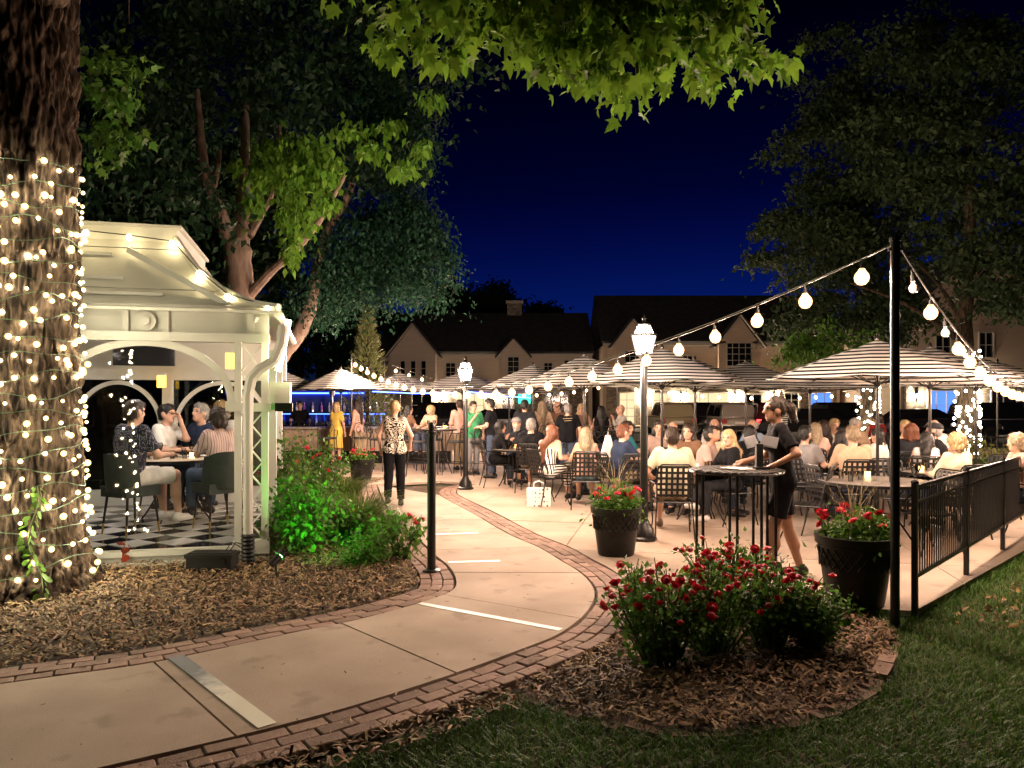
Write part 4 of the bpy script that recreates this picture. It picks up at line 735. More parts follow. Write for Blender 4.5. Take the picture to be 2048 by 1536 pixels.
def rose_bush(label, X, Y, rx, ry, h, nst, nleaf, fl, lmat=leafm, lsize=.042, grp='red rose bushes in the mulch bed', flowers=None, fdark=False):
    th = thing('rose_bush', label, 'rose bush', (X, Y, -.02), 0, grp); st = MB(); tips = []; lp = []
    for k in range(nst):
        a = random.uniform(0, 2*PI); r_ = random.random()**.6; tx, ty = rx*r_*math.cos(a), ry*r_*math.sin(a); tz = h*random.uniform(.62, 1.05)*(1-.25*r_); p0 = Vector((tx*.25, ty*.25, 0)); p2 = Vector((tx, ty, tz)); p1 = p0.lerp(p2, .5)+Vector((random.gauss(0, .03), random.gauss(0, .03), .05))
        st.tube([p0, p1, p2], [.006, .0045, .003], 5); tips.append(p2)
        for q in range(nleaf): t = random.uniform(.10, 1.0); b = (p0.lerp(p1, t*2) if t < .5 else p1.lerp(p2, t*2-1)); lp.append((b.x+random.gauss(0, .05), b.y+random.gauss(0, .05), max(.03, b.z+random.gauss(0, .03))))
    st.build('stems', M('rose_stem', (.06, .085, .03), .7), th); lm = leaves(np.array(lp), lsize, lmat, (OVAL[0]*np.array([1.35, 1, 1]), OVAL[1]), droop=.15, spread=1.)[0]; link('foliage', lm, th); random.shuffle(tips)
    for k in range(fl):
        q = tips[k % len(tips)]+Vector((random.gauss(0, .03), random.gauss(0, .03), random.uniform(-.03, .03) if k < len(tips) else random.uniform(-.2, -.05))); o = link('flower', rose2 if random.random() < .12 else rose, th, q); o.rotation_euler = (random.gauss(0, .5), random.gauss(0, .5), random.uniform(0, 6)); s_ = random.uniform(.75, 1.35); o.scale = (s_, s_, s_)
    return th
for lab, px, py, rx, ry, h, fl in (('red rose bush at the left end of the rose bed beside the brick border', 1320, 1325, .42, .34, .68, 34), ('full red rose bush in the middle of the rose bed', 1425, 1300, .44, .36, .68, 40), ('red rose bush right of the middle below the waitress', 1540, 1285, .40, .34, .66, 34), ('low rose bush beside the large right hand planter', 1625, 1290, .24, .24, .48, 5), ('rose bush at the back of the bed below the slatted table', 1450, 1225, .42, .2, .66, 26), ('small rose bush leaning over the brick border', 1275, 1240, .14, .16, .50, 3)):
    p = G(px, py); rose_bush(lab, p.x, p.y, rx, ry, h, 58 if rx > .2 else 16, 26, fl)
# left planting bed
def shrub(label, X, Y, r_, h, n, ls, mat=leafm, name='leafy_shrub', grp='plants between gazebo and path', shape=OVAL):
    th = thing(name, label, 'shrub', (X, Y, -.02), 0, grp); st = MB()
    for k in range(9): a = random.uniform(0, 2*PI); st.tube([(0, 0, 0), (r_*.4*math.cos(a), r_*.4*math.sin(a), h*.5), (r_*.8*math.cos(a), r_*.8*math.sin(a), h*.85)], [.008, .006, .003], 5)
    st.build('stems', M('twig', (.07, .06, .03), .8), th); p = clumps((0, 0, h*.55), (r_, r_, h*.48), 26, n//26, r_*.55, flat=.8, shell=.2); p[:, 2] = np.abs(p[:, 2]); lm = leaves(p, ls, mat, shape, droop=.2)[0]; link('foliage', lm, th); return th
g = lambda px, py: G(px, py)
p = g(598, 1105); shrub('bushy shrub lit vivid green by the spotlight at the gazebo corner', p.x, p.y, .36, .82, 1700, .075, leafm)
p = g(735, 1128); shrub('low fine leaved shrub at the path edge left of the black post', p.x, p.y, .24, .33, 1300, .045)
p = g(640, 1075); shrub('dense green shrub in front of the ornamental grass', p.x, p.y, .40, .55, 1600, .06)
for lab, px, py, rx, h, fl, n in (('tall leggy rose bush climbing past the gazebo post', 575, 1060, .36, 1.5, 5, 34), ('tall airy rose bush left of the ornamental grass', 640, 1020, .55, 1.3, 8, 40), ('sparse rose stems arching beside the black post', 800, 1120, .35, .62, 4, 12), ('rose bush with dark red blooms in front of the grass mound', 690, 1085, .4, .5, 8, 22)):
    p = g(px, py); rose_bush(lab, p.x, p.y, rx, rx*.8, h, n, 26, fl, lsize=.068, grp='rose bushes between gazebo and path')
def mound(label, X, Y, r_, h, n, mat):
    th = thing('ornamental_grass', label, 'grass clump', (X, Y, -.02), 0, 'ornamental grass clumps'); a = rng.uniform(0, 2*PI, n); q = r_*.3*np.sqrt(rng.uniform(0, 1, n)); N = n
    hh = h*rng.uniform(.6, 1.1, N); d = np.stack([np.cos(a), np.sin(a), 0*a], 1); s_ = np.stack([-np.sin(a), np.cos(a), 0*a], 1); B = np.stack([q*np.cos(a), q*np.sin(a), 0*a], 1); V = []; ln = r_*rng.uniform(.4, 1.2, N)
    for t, ww in ((0, .8), (.35, 1), (.7, .8), (1, .1)): c = B+d*(ln*t**1.5)[:, None]; c[:, 2] += hh*(1.75*t-.95*t*t); V += [c-s_*.004*ww, c+s_*.004*ww]
    V = np.stack(V, 1); f = np.array([[0, 1, 3, 2], [2, 3, 5, 4], [4, 5, 7, 6]]); link('blades', npmesh(V, (f[None]+(np.arange(N)*8)[:, None, None]).reshape(-1, 4), mat), th); return th
gm = M('ornamental_blade', (.11, .17, .035), .5, isl=.35, trl=.3)
for lab, px, py, r_, h in (('large arching grass clump in front of the walking woman', 715, 1075, .62, .66), ('grass clump by the small far planter', 690, 1010, .5, .55), ('grass clump with pale tips left of the walking woman', 640, 985, .55, .6), ('low spilling grass clump at the path edge', 770, 1085, .4, .42)):
    p = g(px, py); mound(lab, p.x, p.y, r_, h, 750, gm)
# vine and seedling at the trunk
vn = thing('vine', 'small round leaved vine climbing the base of the lit trunk', 'vine', T1); vp = [on_trunk(z, -.88+.08*math.sin(z*9), .03) for z in np.linspace(.05, .95, 24)]; MB().tube(vp, .005, 5).build('stem', M('vine_stem', (.08, .1, .03), .7), vn)
lf = npmesh(np.array([[0, 0, 0], [.35, .2, .03], [.42, .6, 0], [.2, .9, -.03], [0, 1, -.06], [-.2, .9, -.03], [-.42, .6, 0], [-.35, .2, .03]]), np.array([[0, i, i+1, i+1] for i in range(1, 7)])[:, :3], leafm)
for k, q in enumerate(vp):
    for e in (-1, 1): o = link('leaf', lf, vn, q+Vector((e*.03, -.02, 0))); o.rotation_euler = (R(-60)+random.gauss(0, .3), random.gauss(0, .4), e*-1.0+random.gauss(0, .4)); s_ = random.uniform(.05, .085); o.scale = (s_, s_, s_)
p = g(243, 1130); sd = thing('red_leaf_seedling', 'small seedling with red leaves beside the gazebo sill', 'plant', (p.x, p.y, -.02)); MB().tube([(0, 0, 0), (.02, 0, .15), (.03, .01, .26)], .004, 5).tube([(.02, 0, .12), (.08, 0, .22)], .003, 5).build('stem', M('red_stem', (.2, .06, .04), .6), sd)
rl = M('leaf_red', (.30, .045, .02), .45, trl=.3)
for k in range(7): me_ = lf if k else lf.copy(); o = link('leaf', npmesh(np.array([v.co[:] for v in lf.vertices]), np.array([f.vertices[:] for f in lf.polygons]), rl) if k == 0 else o.data, sd, (random.uniform(-.01, .09), random.gauss(0, .02), random.uniform(.1, .27))); o.rotation_euler = (R(-40)+random.gauss(0, .5), random.gauss(0, .6), random.uniform(0, 6)); o.scale = (.085, .085, .085)
# equipment in the bed
p = g(425, 1138); bx = thing('utility_box', 'black lidded plastic utility box at the gazebo base', 'box', (p.x, p.y, -.02)); bpl = M('black_plastic', (.012, .012, .012), .45)
MB().prism([(-.22, -.1), (.22, -.1), (.22, .1), (-.22, .1)], 0, .15).build('body', bpl, bx, smooth=False); lid = MB().box((0, 0, .165), (.47, .23, .035)).box((0, 0, .187), (.42, .18, .015)).build('lid', bpl, bx, smooth=False); MB().box((.14, -.105, .13), (.04, .02, .06)).build('latch', bpl, bx, smooth=False)
for k in range(2): MB().tube([(.1+.05*k, .05, .18), (.16+.04*k, .08, .27), (.24, .1, .22+.03*k)], .006, 5).build('cable', bpl, bx)
p = g(552, 1148); sp = thing('garden_spotlight', 'small stake spotlight throwing green light at the shrub', 'spotlight', (p.x, p.y, -.02)); MB().tube([(0, 0, 0), (0, 0, .14)], .008, 6).build('stake', iron, sp); MB().tube([(.02, .035, .18), (.045, .075, .21)], [.046, .052], 14, cap=False).build('added_snoot', iron, sp); MB().tube([(-.03, -.045, .12), (.02, .035, .18)], [.035, .045], 12).build('housing', iron, sp); MB().tube([(.0205, .0358, .1806), (.0212, .037, .1815)], .04, 12).build('lens', glow('green_lens', (.08, 1, .06), 2600), sp)  # short tube round the lens is added to hold green light off the post
# ================================================================ planters
def planter(label, p, r_, h, plants='mix', dark=False):
    th = thing('planter', label, 'planter', p, 0, 'black woven planters'); MB().lathe([(r_*.70, 0), (r_*.72, .02), (r_*.93, h*.86), (r_, h*.88), (r_*1.02, h), (r_*.92, h), (r_*.88, h*.8)], 28, cap=False).lathe([(.001, h*.86), (r_*.9, h*.86)], 28, mi=1, cap=False).lathe([(.001, .003), (r_*.7, .003)], 20, cap=False).build('pot', [potm, soil], th)
    bd = MB(); n = 26
    for k in range(n):
        for d in (-1, 1):
            a0 = 2*PI*k/n; a1 = a0+d*2*PI/n*1.6; bd.tube([(r_*.885*math.cos(a0), r_*.885*math.sin(a0), h*.54), (r_*.935*math.cos(a1), r_*.935*math.sin(a1), h*.82)], .006, 4)
    bd.build('woven_band', potm, th); pp = clumps((0, 0, h+.06), (r_*.85, r_*.85, .12), 26, 38, .13, flat=.8, shell=.1); link('foliage', leaves(pp, .055, leafm, OVAL, droop=.25)[0], th)
    sd_ = [(random.gauss(0, .06), random.gauss(0, .06)) for _ in range(24)]; bl_ = blades(np.array([q[0] for q in sd_]), np.array([q[1] for q in sd_]), .72, .007, M('spike_blade', (.30, .24, .12), .6, isl=.3, trl=.2), .55, z0=h, hv=.35); link('spike_grass', bl_, th)
    for k in range(16):
        a = random.uniform(0, 2*PI); q = r_*random.uniform(.5, 1.0); o = link('flower', rose, th, (q*math.cos(a), q*math.sin(a), h+random.uniform(.08, .2))); o.rotation_euler = (random.gauss(0, .5), random.gauss(0, .5), random.uniform(0, 6)); o.scale = (1.3, 1.3, 1.0)
    return th
planter('black planter with red flowers at the foot of the near lantern post', G(1232, 1108), .275, .52); planter('large dark planter of red blooms beside the tall light post', G(1710, 1205), .31, .56); planter('small far black planter beside the walking woman', G(723, 962), .28, .46)
# hedge at the far right
hd = thing('hedge', 'trimmed yellow green hedge in front of the far right fence', 'hedge', (9.6, 14.2, 0)); pp = np.stack([rng.uniform(-1.8, 3.2, 5000), rng.uniform(-.3, .3, 5000), rng.uniform(0, .85, 5000)], 1); pp[:, 2] += .08*np.sin(pp[:, 0]*5)+rng.normal(0, .03, 5000)
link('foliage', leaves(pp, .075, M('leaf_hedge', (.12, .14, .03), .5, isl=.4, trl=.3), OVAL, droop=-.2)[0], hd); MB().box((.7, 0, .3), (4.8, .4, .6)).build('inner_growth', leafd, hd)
# ================================================================ fence along the lawn
f0, f1 = Vector((3.19, 5.94, 0)), Vector((6.67, 9.66, 0)); L_ = (f1-f0).length; fd = (f1-f0).normalized()
fe = thing('iron_fence', 'low black iron picket fence between the patio and the lawn', 'fence', f0, math.atan2(fd.y, fd.x))
NP_ = 3; seg = L_/NP_; pk = MB().box((0, 0, .625), (.011, .011, .70)).mesh(iron, smooth=False)
for k in range(NP_+1): po = MB().box((k*seg, 0, .48), (.042, .042, 1.06)).build('post', iron, fe, smooth=False); MB().lathe([(.03, 1.01), (.03, 1.025), (.004, 1.04)], 4, (k*seg, 0, 0)).build('post_cap', iron, po)
for k in range(NP_):
    for z, hh in ((.98, .03), (.27, .025)): MB().box((k*seg+seg/2, 0, z), (seg-.045, .03, hh)).build('rail', iron, fe, smooth=False)
    n = 24
    MB().box((k*seg+seg/2, 0, .86), (seg-.045, .022, .016)).build('rail', iron, fe, smooth=False)
    for i in range(1, n): link('picket', pk, fe, (k*seg+seg*i/n, 0, 0))
ff = thing('iron_fence', 'far black iron fence behind the hedge at the right', 'fence', (7.5, 15.0, 0))
for x in np.linspace(0, 6, 5): MB().box((x, 0, .5), (.05, .05, 1.0)).build('post', iron, ff, smooth=False)
for z in (.95, .2): MB().box((3, 0, z), (6, .03, .03)).build('rail', iron, ff, smooth=False)
for x in np.linspace(.12, 5.9, 48): link('picket', pk, ff, (x, 0, .02))
# ================================================================ umbrellas
stripe = pattern('umbrella_stripe', (.012, .012, .013), (.80, .77, .72), 'stripes', 19.5, 2, .56)
_b = stripe.node_tree; _t = _b.nodes.new('ShaderNodeBsdfTranslucent'); _m = _b.nodes.new('ShaderNodeMixShader'); _m.inputs[0].default_value = .15; _p = _b.nodes['Principled BSDF']
_b.links.new(_p.inputs['Base Color'].links[0].from_socket, _t.inputs[0]); _b.links.new(_p.outputs[0], _m.inputs[1]); _b.links.new(_t.outputs[0], _m.inputs[2]); _b.links.new(_m.outputs[0], _b.nodes['Material Output'].inputs[0])
polem = M('umbrella_pole', (.035, .032, .03), .3, .6)
def umbrella(label, loc, r_=1.25, rim=1.96, top=2.45, rz=0):
    th = thing('patio_umbrella', label, 'umbrella', loc, rz, 'striped patio umbrellas'); MB().tube([(0, 0, .03), (0, 0, top+.02)], .021, 10).build('pole', polem, th); MB().lathe([(.24, 0), (.24, .05), (.06, .09), (.035, .28)], 16).build('base', iron, th)
    n = 8; rows = 7; vs = []; 
    for i in range(rows+1):
        t = i/rows; rr = .16+(r_-.16)*t; z = (top-.03)-(top-.03-rim)*(t**1.12)
        for k in range(n*4):
            a = 2*PI*k/(n*4); u = ((k % 4)/4-.5) if k % 4 else .5; sagf = 1-.0*u; pr = math.cos(PI/n)/math.cos(((a+PI/n) % (2*PI/n))-PI/n) if True else 1
            a2 = a; m_ = (a % (2*PI/n))-PI/n; edge_r = rr*math.cos(PI/n)/math.cos(m_); vs.append((edge_r*math.cos(a2), edge_r*math.sin(a2), z-.035*t*(1-abs(m_)/(PI/n))*(.5+.5*t)))
    N = n*4; fs = [(i*N+k, i*N+(k+1) % N, (i+1)*N+(k+1) % N, (i+1)*N+k) for i in range(rows) for k in range(N)]; MB().add(vs, fs).build('canopy', stripe, th)
    MB().lathe([(.02, top+.03), (.12, top+.0), (.25, top-.055)], 8, cap=False).build('vent_cap', stripe, th, smooth=False); MB().lathe([(.018, top+.02), (.03, top+.05), (.02, top+.09), (.003, top+.11)], 8).build('finial', polem, th)
    hub = MB().lathe([(.03, rim-.12), (.045, rim-.08), (.03, rim-.04)], 10).build('hub', polem, th)
    for k in range(n):
        a = 2*PI*k/n; c, s_ = math.cos(a), math.sin(a); MB().tube([(.05*c, .05*s_, top-.06), ((r_-.02)*c, (r_-.02)*s_, rim-.012)], .009, 5).build('rib', polem, th); MB().tube([(.04*c, .04*s_, rim-.08), (r_*.5*c, r_*.5*s_, rim+(top-rim)*.47-.03)], .007, 5).build('strut', polem, th)
    MB().box((.03, 0, 1.15), (.05, .06, .10)).tube([(.05, 0, 1.15), (.11, 0, 1.15), (.11, 0, 1.09)], .008, 6).build('crank', polem, th); return th
UM = [('big striped umbrella over the table by the near fence', 1755, 9.7, 1.42, 1.97, 2.42, 12), ('striped umbrella behind the near lantern post', 1324, 11.9, 1.2, 1.98, 2.47, 5), ('striped umbrella left of the near lantern', 1168, 13.6, 1.2, 1.97, 2.46, 20), ('striped umbrella over the standing group', 1066, 17.2, 1.2, 1.99, 2.47, 8), ('striped umbrella behind the waitress below the many paned window', 1492, 15.4, 1.3, 1.97, 2.46, 15), ('striped umbrella at the left end of the bar', 682, 19.6, 1.25, 2.0, 2.5, 0), ('striped umbrella over the middle of the bar', 800, 21.0, 1.3, 2.0, 2.45, 10), ('striped umbrella half hidden by the gazebo junction box', 560, 20.0, 1.25, 2.0, 2.48, 20), ('striped umbrella behind the far lantern post', 925, 20.5, 1.3, 1.99, 2.46, 10), ('blue lit striped umbrella right of the far lantern', 1018, 21.5, 1.2, 1.93, 2.35, 0), ('striped umbrella over the table of the short haired woman', 1860, 11.3, 1.25, 1.97, 2.45, 3), ('striped umbrella over the hedge side tables', 1952, 13.6, 1.3, 1.97, 2.45, 12), ('farthest right striped umbrella beside the lit trunk', 1995, 15.8, 1.3, 1.99, 2.47, 0), ('striped umbrella behind the man facing right in white', 1390, 14.6, 1.2, 1.97, 2.45, 9), ('striped umbrella far behind the waitress', 1620, 15.8, 1.3, 1.95, 2.42, 4)]
for lab, px, Y, r_, rim, top, a in UM: umbrella(lab, (XX(px, Y), Y, 0), r_, rim, top, R(a))
th = thing('folded_umbrella', 'closed striped umbrella standing behind the waitress', 'umbrella', (XX(1563, 18), 18, 0)); MB().tube([(0, 0, 0), (0, 0, 1.9)], .02, 8).build('pole', polem, th); MB().lathe([(.13, 1.05), (.15, 1.2), (.13, 1.5), (.05, 1.85), (.01, 1.95)], 10).build('canopy', stripe, th); MB().lathe([(.22, 0), (.22, .05), (.04, .1)], 14).build('base', iron, th)
# ================================================================ furniture
def patio_chair():
    th = thing('patio_chair', 'x', 'chair', group='black lattice patio chairs'); r_ = .010
    for s_ in (-1, 1):
        MB().tube([(s_*.22, .20, .43), (s_*.235, .215, .30), (s_*.23, .19, .15), (s_*.245, .25, 0)], r_, 6).build('leg', iron, th); MB().tube([(s_*.21, -.20, .43), (s_*.225, -.23, .22), (s_*.235, -.29, 0)], r_, 6).build('leg', iron, th)
        MB().tube([(s_*.23, -.235, .66), (s_*.26, -.05, .67), (s_*.265, .14, .655), (s_*.255, .21, .60), (s_*.235, .20, .43)], r_*1.1, 6).build('armrest', iron, th)
    st = MB().tube([(-.22, .21, .43), (.22, .21, .43), (.22, -.21, .43), (-.22, -.21, .43), (-.22, .21, .43)], r_, 6).build('seat_frame', iron, th); la = MB()
    for k in range(6): la.box((-.18+.072*k, 0, .435), (.030, .41, .004)).box((0, -.18+.072*k, .44), (.43, .030, .004))
    la.build('seat_lattice', iron, th, smooth=False); y = lambda z: -.21-.10*(z-.43)/.45
    MB().tube([(-.21, y(.43), .43), (-.215, y(.7), .72), (-.20, y(.86), .86), (-.16, y(.9), .90), (.16, y(.9), .90), (.20, y(.86), .86), (.215, y(.7), .72), (.21, y(.43), .43)], r_, 6).build('back_frame', iron, th); lb = MB()
    for k in range(6): x = -.165+.066*k; lb.beam((x, y(.50), .50), (x, y(.885), .885), .030, .004, up=(0, 1, 0))
    for k in range(6): z = .52+.070*k; lb.beam((-.205, y(z)-.005, z), (.205, y(z)-.005, z), .030, .004, up=(0, 1, 0))
    lb.build('back_lattice', iron, th, smooth=False); return th
def bar_chair():
    th = thing('bar_chair', 'x', 'bar chair', group='black iron bar chairs'); r_ = .011
    for s_ in (-1, 1):
        MB().tube([(s_*.19, .18, .74), (s_*.24, .25, 0)], r_, 6).build('leg', iron, th); MB().tube([(s_*.19, -.19, .74), (s_*.24, -.28, 0)], r_, 6).build('leg', iron, th); MB().tube([(s_*.20, -.20, .95), (s_*.235, .0, .96), (s_*.23, .15, .94), (s_*.20, .18, .75)], r_, 6).build('armrest', iron, th)
    MB().tube([(.215, .22, .28), (-.215, .22, .28), (-.22, -.24, .28), (.22, -.24, .28), (.215, .22, .28)], r_*.9, 6).build('footrest', iron, th); MB().lathe([(.22, .735), (.235, .75), (.22, .78), (.0, .79)], 18, cap=False).build('seat', M('seat_mesh', (.02, .02, .022), .7), th)
    MB().tube([(-.19, -.20, .74), (-.20, -.235, 1.0), (-.16, -.26, 1.13), (0, -.27, 1.17), (.16, -.26, 1.13), (.20, -.235, 1.0), (.19, -.20, .74)], r_, 6).build('back_frame', iron, th); sw = MB()
    for s_ in (-1, 1):
        sw.tube([(s_*(.09+.06*math.cos(t)), -.245, .98+.07*math.sin(t)) for t in np.linspace(0, 2*PI, 13)], .008, 5).tube([(s_*.03, -.22, .80), (s_*.11, -.23, .88), (s_*.05, -.24, .96), (s_*.12, -.25, 1.08), (s_*.02, -.26, 1.14)], .008, 5)
    sw.build('scroll_back', iron, th); return th
def gaz_chair(label, loc, rz):
    vel = M('dark_velvet', (.012, .018, .014), .7, c2=(.022, .03, .025), ns=8); th = thing('dining_chair', label, 'chair', loc, rz, 'dark upholstered gazebo chairs')
    sh = MB(); n = 12; vs = []
    for i in range(9):
        z = .50+.44*i/8
        for j in range(n+1):
            a = PI*(1.08+.84*j/n) if False else PI+PI*j/n; wd = .245-.03*(i/8)**2; vs.append((wd*math.cos(a), -.04+.22*math.sin(a)-.04*i/8, z-(.10*(abs(j-n/2)/(n/2))**3 if i == 8 else 0)))
    fs = [(i*(n+1)+j, i*(n+1)+j+1, (i+1)*(n+1)+j+1, (i+1)*(n+1)+j) for i in range(8) for j in range(n)]; m_ = len(vs); vs2 = [(x*.86, y*.86+.01, z) for x, y, z in vs]
    fs += [tuple(m_+q for q in f[::-1]) for f in fs]; e = [(8*(n+1)+j, 8*(n+1)+j+1, m_+8*(n+1)+j+1, m_+8*(n+1)+j) for j in range(n)]; e2 = [(j+1, j, m_+j, m_+j+1) for j in range(n)]
    sh.add(vs+vs2, fs+e+e2).build('backrest', vel, th); MB().box((0, .0, .50), (.46, .44, .12)).build('seat', vel, th, smooth=False)
    for sx in (-1, 1):
        for sy in (-1, 1): lg = MB().tube([(sx*.18, sy*.17, .46), (sx*.21, sy*.20, .13)], [.016, .012], 8).build('leg', iron, th); MB().tube([(sx*.21, sy*.20, .13), (sx*.221, sy*.211, .0)], [.0125, .010], 8).build('brass_tip', brass, lg)
    return th
def table(label, loc, r_=.48, h=.74, top=None):
    tm = top or M('table_top', (.22, .20, .18), .28, .4, c2=(.30, .27, .24), ns=30); th = thing('patio_table', label, 'table', loc, random.uniform(0, 1), 'round metal patio tables')
    MB().lathe([(.03, h-.012), (r_-.01, h-.012), (r_, h-.005), (r_-.01, h), (.03, h)], 32, cap=False).build('table_top', tm, th); MB().lathe([(r_-.004, h-.04), (r_+.006, h-.035), (r_+.006, h-.004), (r_-.004, h-.004)], 32, cap=False).build('rim', iron, th)
    for k in range(4):
        a = PI/4+k*PI/2; c, s_ = math.cos(a), math.sin(a); MB().tube([(r_*.78*c, r_*.78*s_, h-.02), (r_*.45*c, r_*.45*s_, h*.66), (r_*.38*c, r_*.38*s_, h*.4), (r_*.6*c, r_*.6*s_, h*.12), (r_*.72*c, r_*.72*s_, 0)], .012, 6).build('leg', iron, th)
    MB().tube([(r_*.40*math.cos(t), r_*.40*math.sin(t), h*.45) for t in np.linspace(0, 2*PI, 17)], .008, 5).build('brace_ring', iron, th); return th
def tumbler(): return MB().lathe([(.026, 0), (.034, .11), (.031, .11), (.024, .008), (.001, .008)], 10, cap=False).mesh(drink)
def wineg(): return MB().lathe([(.033, 0), (.033, .004), (.004, .01), (.004, .09), (.028, .12), (.036, .16), (.028, .20), (.027, .20), (.034, .16), (.026, .122), (.001, .10)], 10, cap=False).mesh(drink)
tum, win = tumbler(), wineg(); menu = MB().box((0, 0, .003), (.20, .28, .004)).mesh(white_p, smooth=False); plate = MB().lathe([(.001, .006), (.08, .006), (.12, .018), (.122, .015), (.08, .0), (.001, 0)], 18, cap=False).mesh(white_p)
napk = MB().prism([(-.04, -.03), (.04, -.03), (.04, .03), (-.04, .03)], 0, .02).mesh(white_p, smooth=False); cupm = M('candle_amber', (1, .6, .2), .4, em=6, ec=(1, .55, .18)); candle = MB().lathe([(.03, 0), (.034, .07), (.03, .07), (.028, .01)], 10).mesh(cupm)
def ware(desc, X, Y, z, r_, nt=4, nw=2, npl=0, ncan=1):
    g_ = 'tableware on the '+desc; used = []
    def put(me, nm, lab, cat):
        for _ in range(20):
            a = random.uniform(0, 2*PI); q = r_*random.uniform(.25, .8); x, y = X+q*math.cos(a), Y+q*math.sin(a)
            if all((x-u)**2+(y-v)**2 > .013 for u, v in used): break
        used.append((x, y)); o = link(nm, me, None, (x, y, z+.001)); tag(o, lab, cat, g_)
    for _ in range(nt): put(tum, 'drinking_glass', 'clear straight drinking glass on the '+desc, 'glass')
    for _ in range(nw): put(win, 'wine_glass', 'stemmed wine glass on the '+desc, 'glass')
    for _ in range(npl): put(plate, 'plate', 'white plate on the '+desc, 'plate')
    for _ in range(ncan): put(candle, 'candle_holder', 'small glowing candle on the '+desc, 'candle')
TB = [('table of the man in the flat cap', 1030, 14.7, .45), ('table of the woman in the striped dress', 1148, 12.8, .5), ('table of the man in the navy polo', 1296, 12.0, .5), ('table of the man in the cream T-shirt', 1402, 10.35, .5), ('empty table beside the near fence', 1750, 8.75, .62), ('table of the short haired blonde woman', 1888, 10.0, .6), ('table of the man in the peach shirt', 1690, 11.2, .55), ('table of the long haired women', 1645, 13.2, .5), ('table of the auburn haired woman', 1835, 12.3, .55), ('table of the two bald men', 1470, 13.6, .5)]
TBL = {}
for d, px, Y, r_ in TB:
    X = XX(px, Y); table('round metal '+d, (X, Y, 0), r_, .74); TBL[d] = (X, Y); ware(d, X, Y, .74, r_, 6 if r_ > .55 else 4, 2, 0, 1)
for d, px, Y in (('bar table of the short haired woman in cream', 878, 17.4), ('bar table right of the far lantern', 955, 17.9), ('bar table of the woman in the black dress', 1222, 16.9), ('bar table behind the man in black', 1098, 18.0)):
    X = XX(px, Y); table('tall round '+d, (X, Y, 0), .42, 1.04); ware(d, X, Y, 1.04, .42, 3, 2, 0, 1)
pc, bc = patio_chair(), bar_chair(); UP, UB = [0], [0]
def chair_at(kind, label, X, Y, rz, z=0):
    src, u = (pc, UP) if kind == 'p' else (bc, UB)
    if u[0] == 0: u[0] = 1; src.location = (X, Y, z); src.rotation_euler = (0, 0, rz); src['label'] = label; return src
    return dup(src, (X, Y, z), rz, label)
for lab, px, Y, a in (('empty patio chair right of the waitress', 1608, 9.0, 60), ('empty patio chair tucked at the far side of the fence table', 1790, 9.7, 175), ('empty patio chair left of the fence table', 1668, 9.1, -80), ('empty patio chair close behind the first fence post', 1850, 8.3, 100), ('empty patio chair between the lantern and the napkin table', 1266, 11.2, 0), ('empty patio chair facing away near the striped dress table', 1225, 12.9, 95), ('empty patio chair at the hedge side table', 1985, 10.6, 120)): chair_at('p', lab, XX(px, Y), Y, R(a))
for lab, px, Y, a in (('bar chair drawn up to the bar left of the walking woman', 725, 18.9, 10), ('bar chair just left of the walking woman', 757, 18.2, -15), ('bar chair with its back to the walking woman', 832, 17.0, -70), ('bar chair below the short haired woman', 868, 18.1, 180), ('bar chair left of the far lantern post', 914, 17.1, 60), ('bar chair right of the far lantern post', 960, 17.1, 20), ('bar chair at the standing men', 992, 18.2, 100), ('bar chair behind the auburn haired woman', 1092, 16.9, 10), ('bar chair left of the bald man in white', 1222, 15.9, 20), ('bar chair right of the bald man in white', 1268, 17.2, 70), ('bar chair at the left end of the bar', 655, 18.8, 5)): chair_at('b', lab, XX(px, Y), Y, R(a))
# slatted host table with tablets
hx, hy = XX(1472, 6.9), 6.9; ht = thing('slatted_table', 'tall slatted host table the waitress leans on', 'table', (hx, hy, 0)); slm = M('table_slat', (.030, .026, .024), .4, c2=(.07, .06, .052), ns=8, st=(1, 8, 1))
for k in range(13):
    x = -.385+.77*k/12; hl = math.sqrt(max(.012, .41**2-x*x)); MB().box((x, 0, 1.03), (.048, 2*hl, .018)).build('slat', slm, ht, smooth=False)
MB().tube([(.41*math.cos(t), .41*math.sin(t), 1.018) for t in np.linspace(0, 2*PI, 33)], .014, 6).build('rim', iron, ht)
for x in (-.33, -.02, .20, .33):
    for y in (-.10, .12): MB().tube([(x, y, 1.015), (x*1.0, y*1.1, 0)], .014, 8).build('leg', iron, ht)
MB().box((0, 0, .14), (.66, .02, .02)).build('stretcher', iron, ht, smooth=False)
tx, ty = XX(1518, 6.9), 6.9; ts = thing('tablet_stand', 'black stand holding two white tablets back to back', 'tablet stand', (tx, ty, 1.04)); MB().box((0, 0, .01), (.16, .14, .02)).box((0, 0, .12), (.06, .05, .22)).build('stand', M('black_plastic', (.012, .012, .012), .45), ts, smooth=False)
for s_ in (-1, 1):
    m_ = Matrix.Rotation(s_*R(-28), 3, 'Z') @ Matrix.Rotation(R(-22), 3, 'X') @ Matrix.Rotation(s_*R(9), 3, 'Y'); o = MB().box((s_*.085, -.03, .25), (.15, .010, .105), mat=m_).build('tablet', M('tablet_silver', (.30, .30, .31), .35, .3), ts, smooth=False); q = m_ @ Vector((0, -.0075, 0)); MB().box((s_*.085+q.x, -.03+q.y, .25+q.z), (.13, .002, .09), mat=m_).build('screen', M('tablet_back', (.20, .20, .21), .3), o, smooth=False)
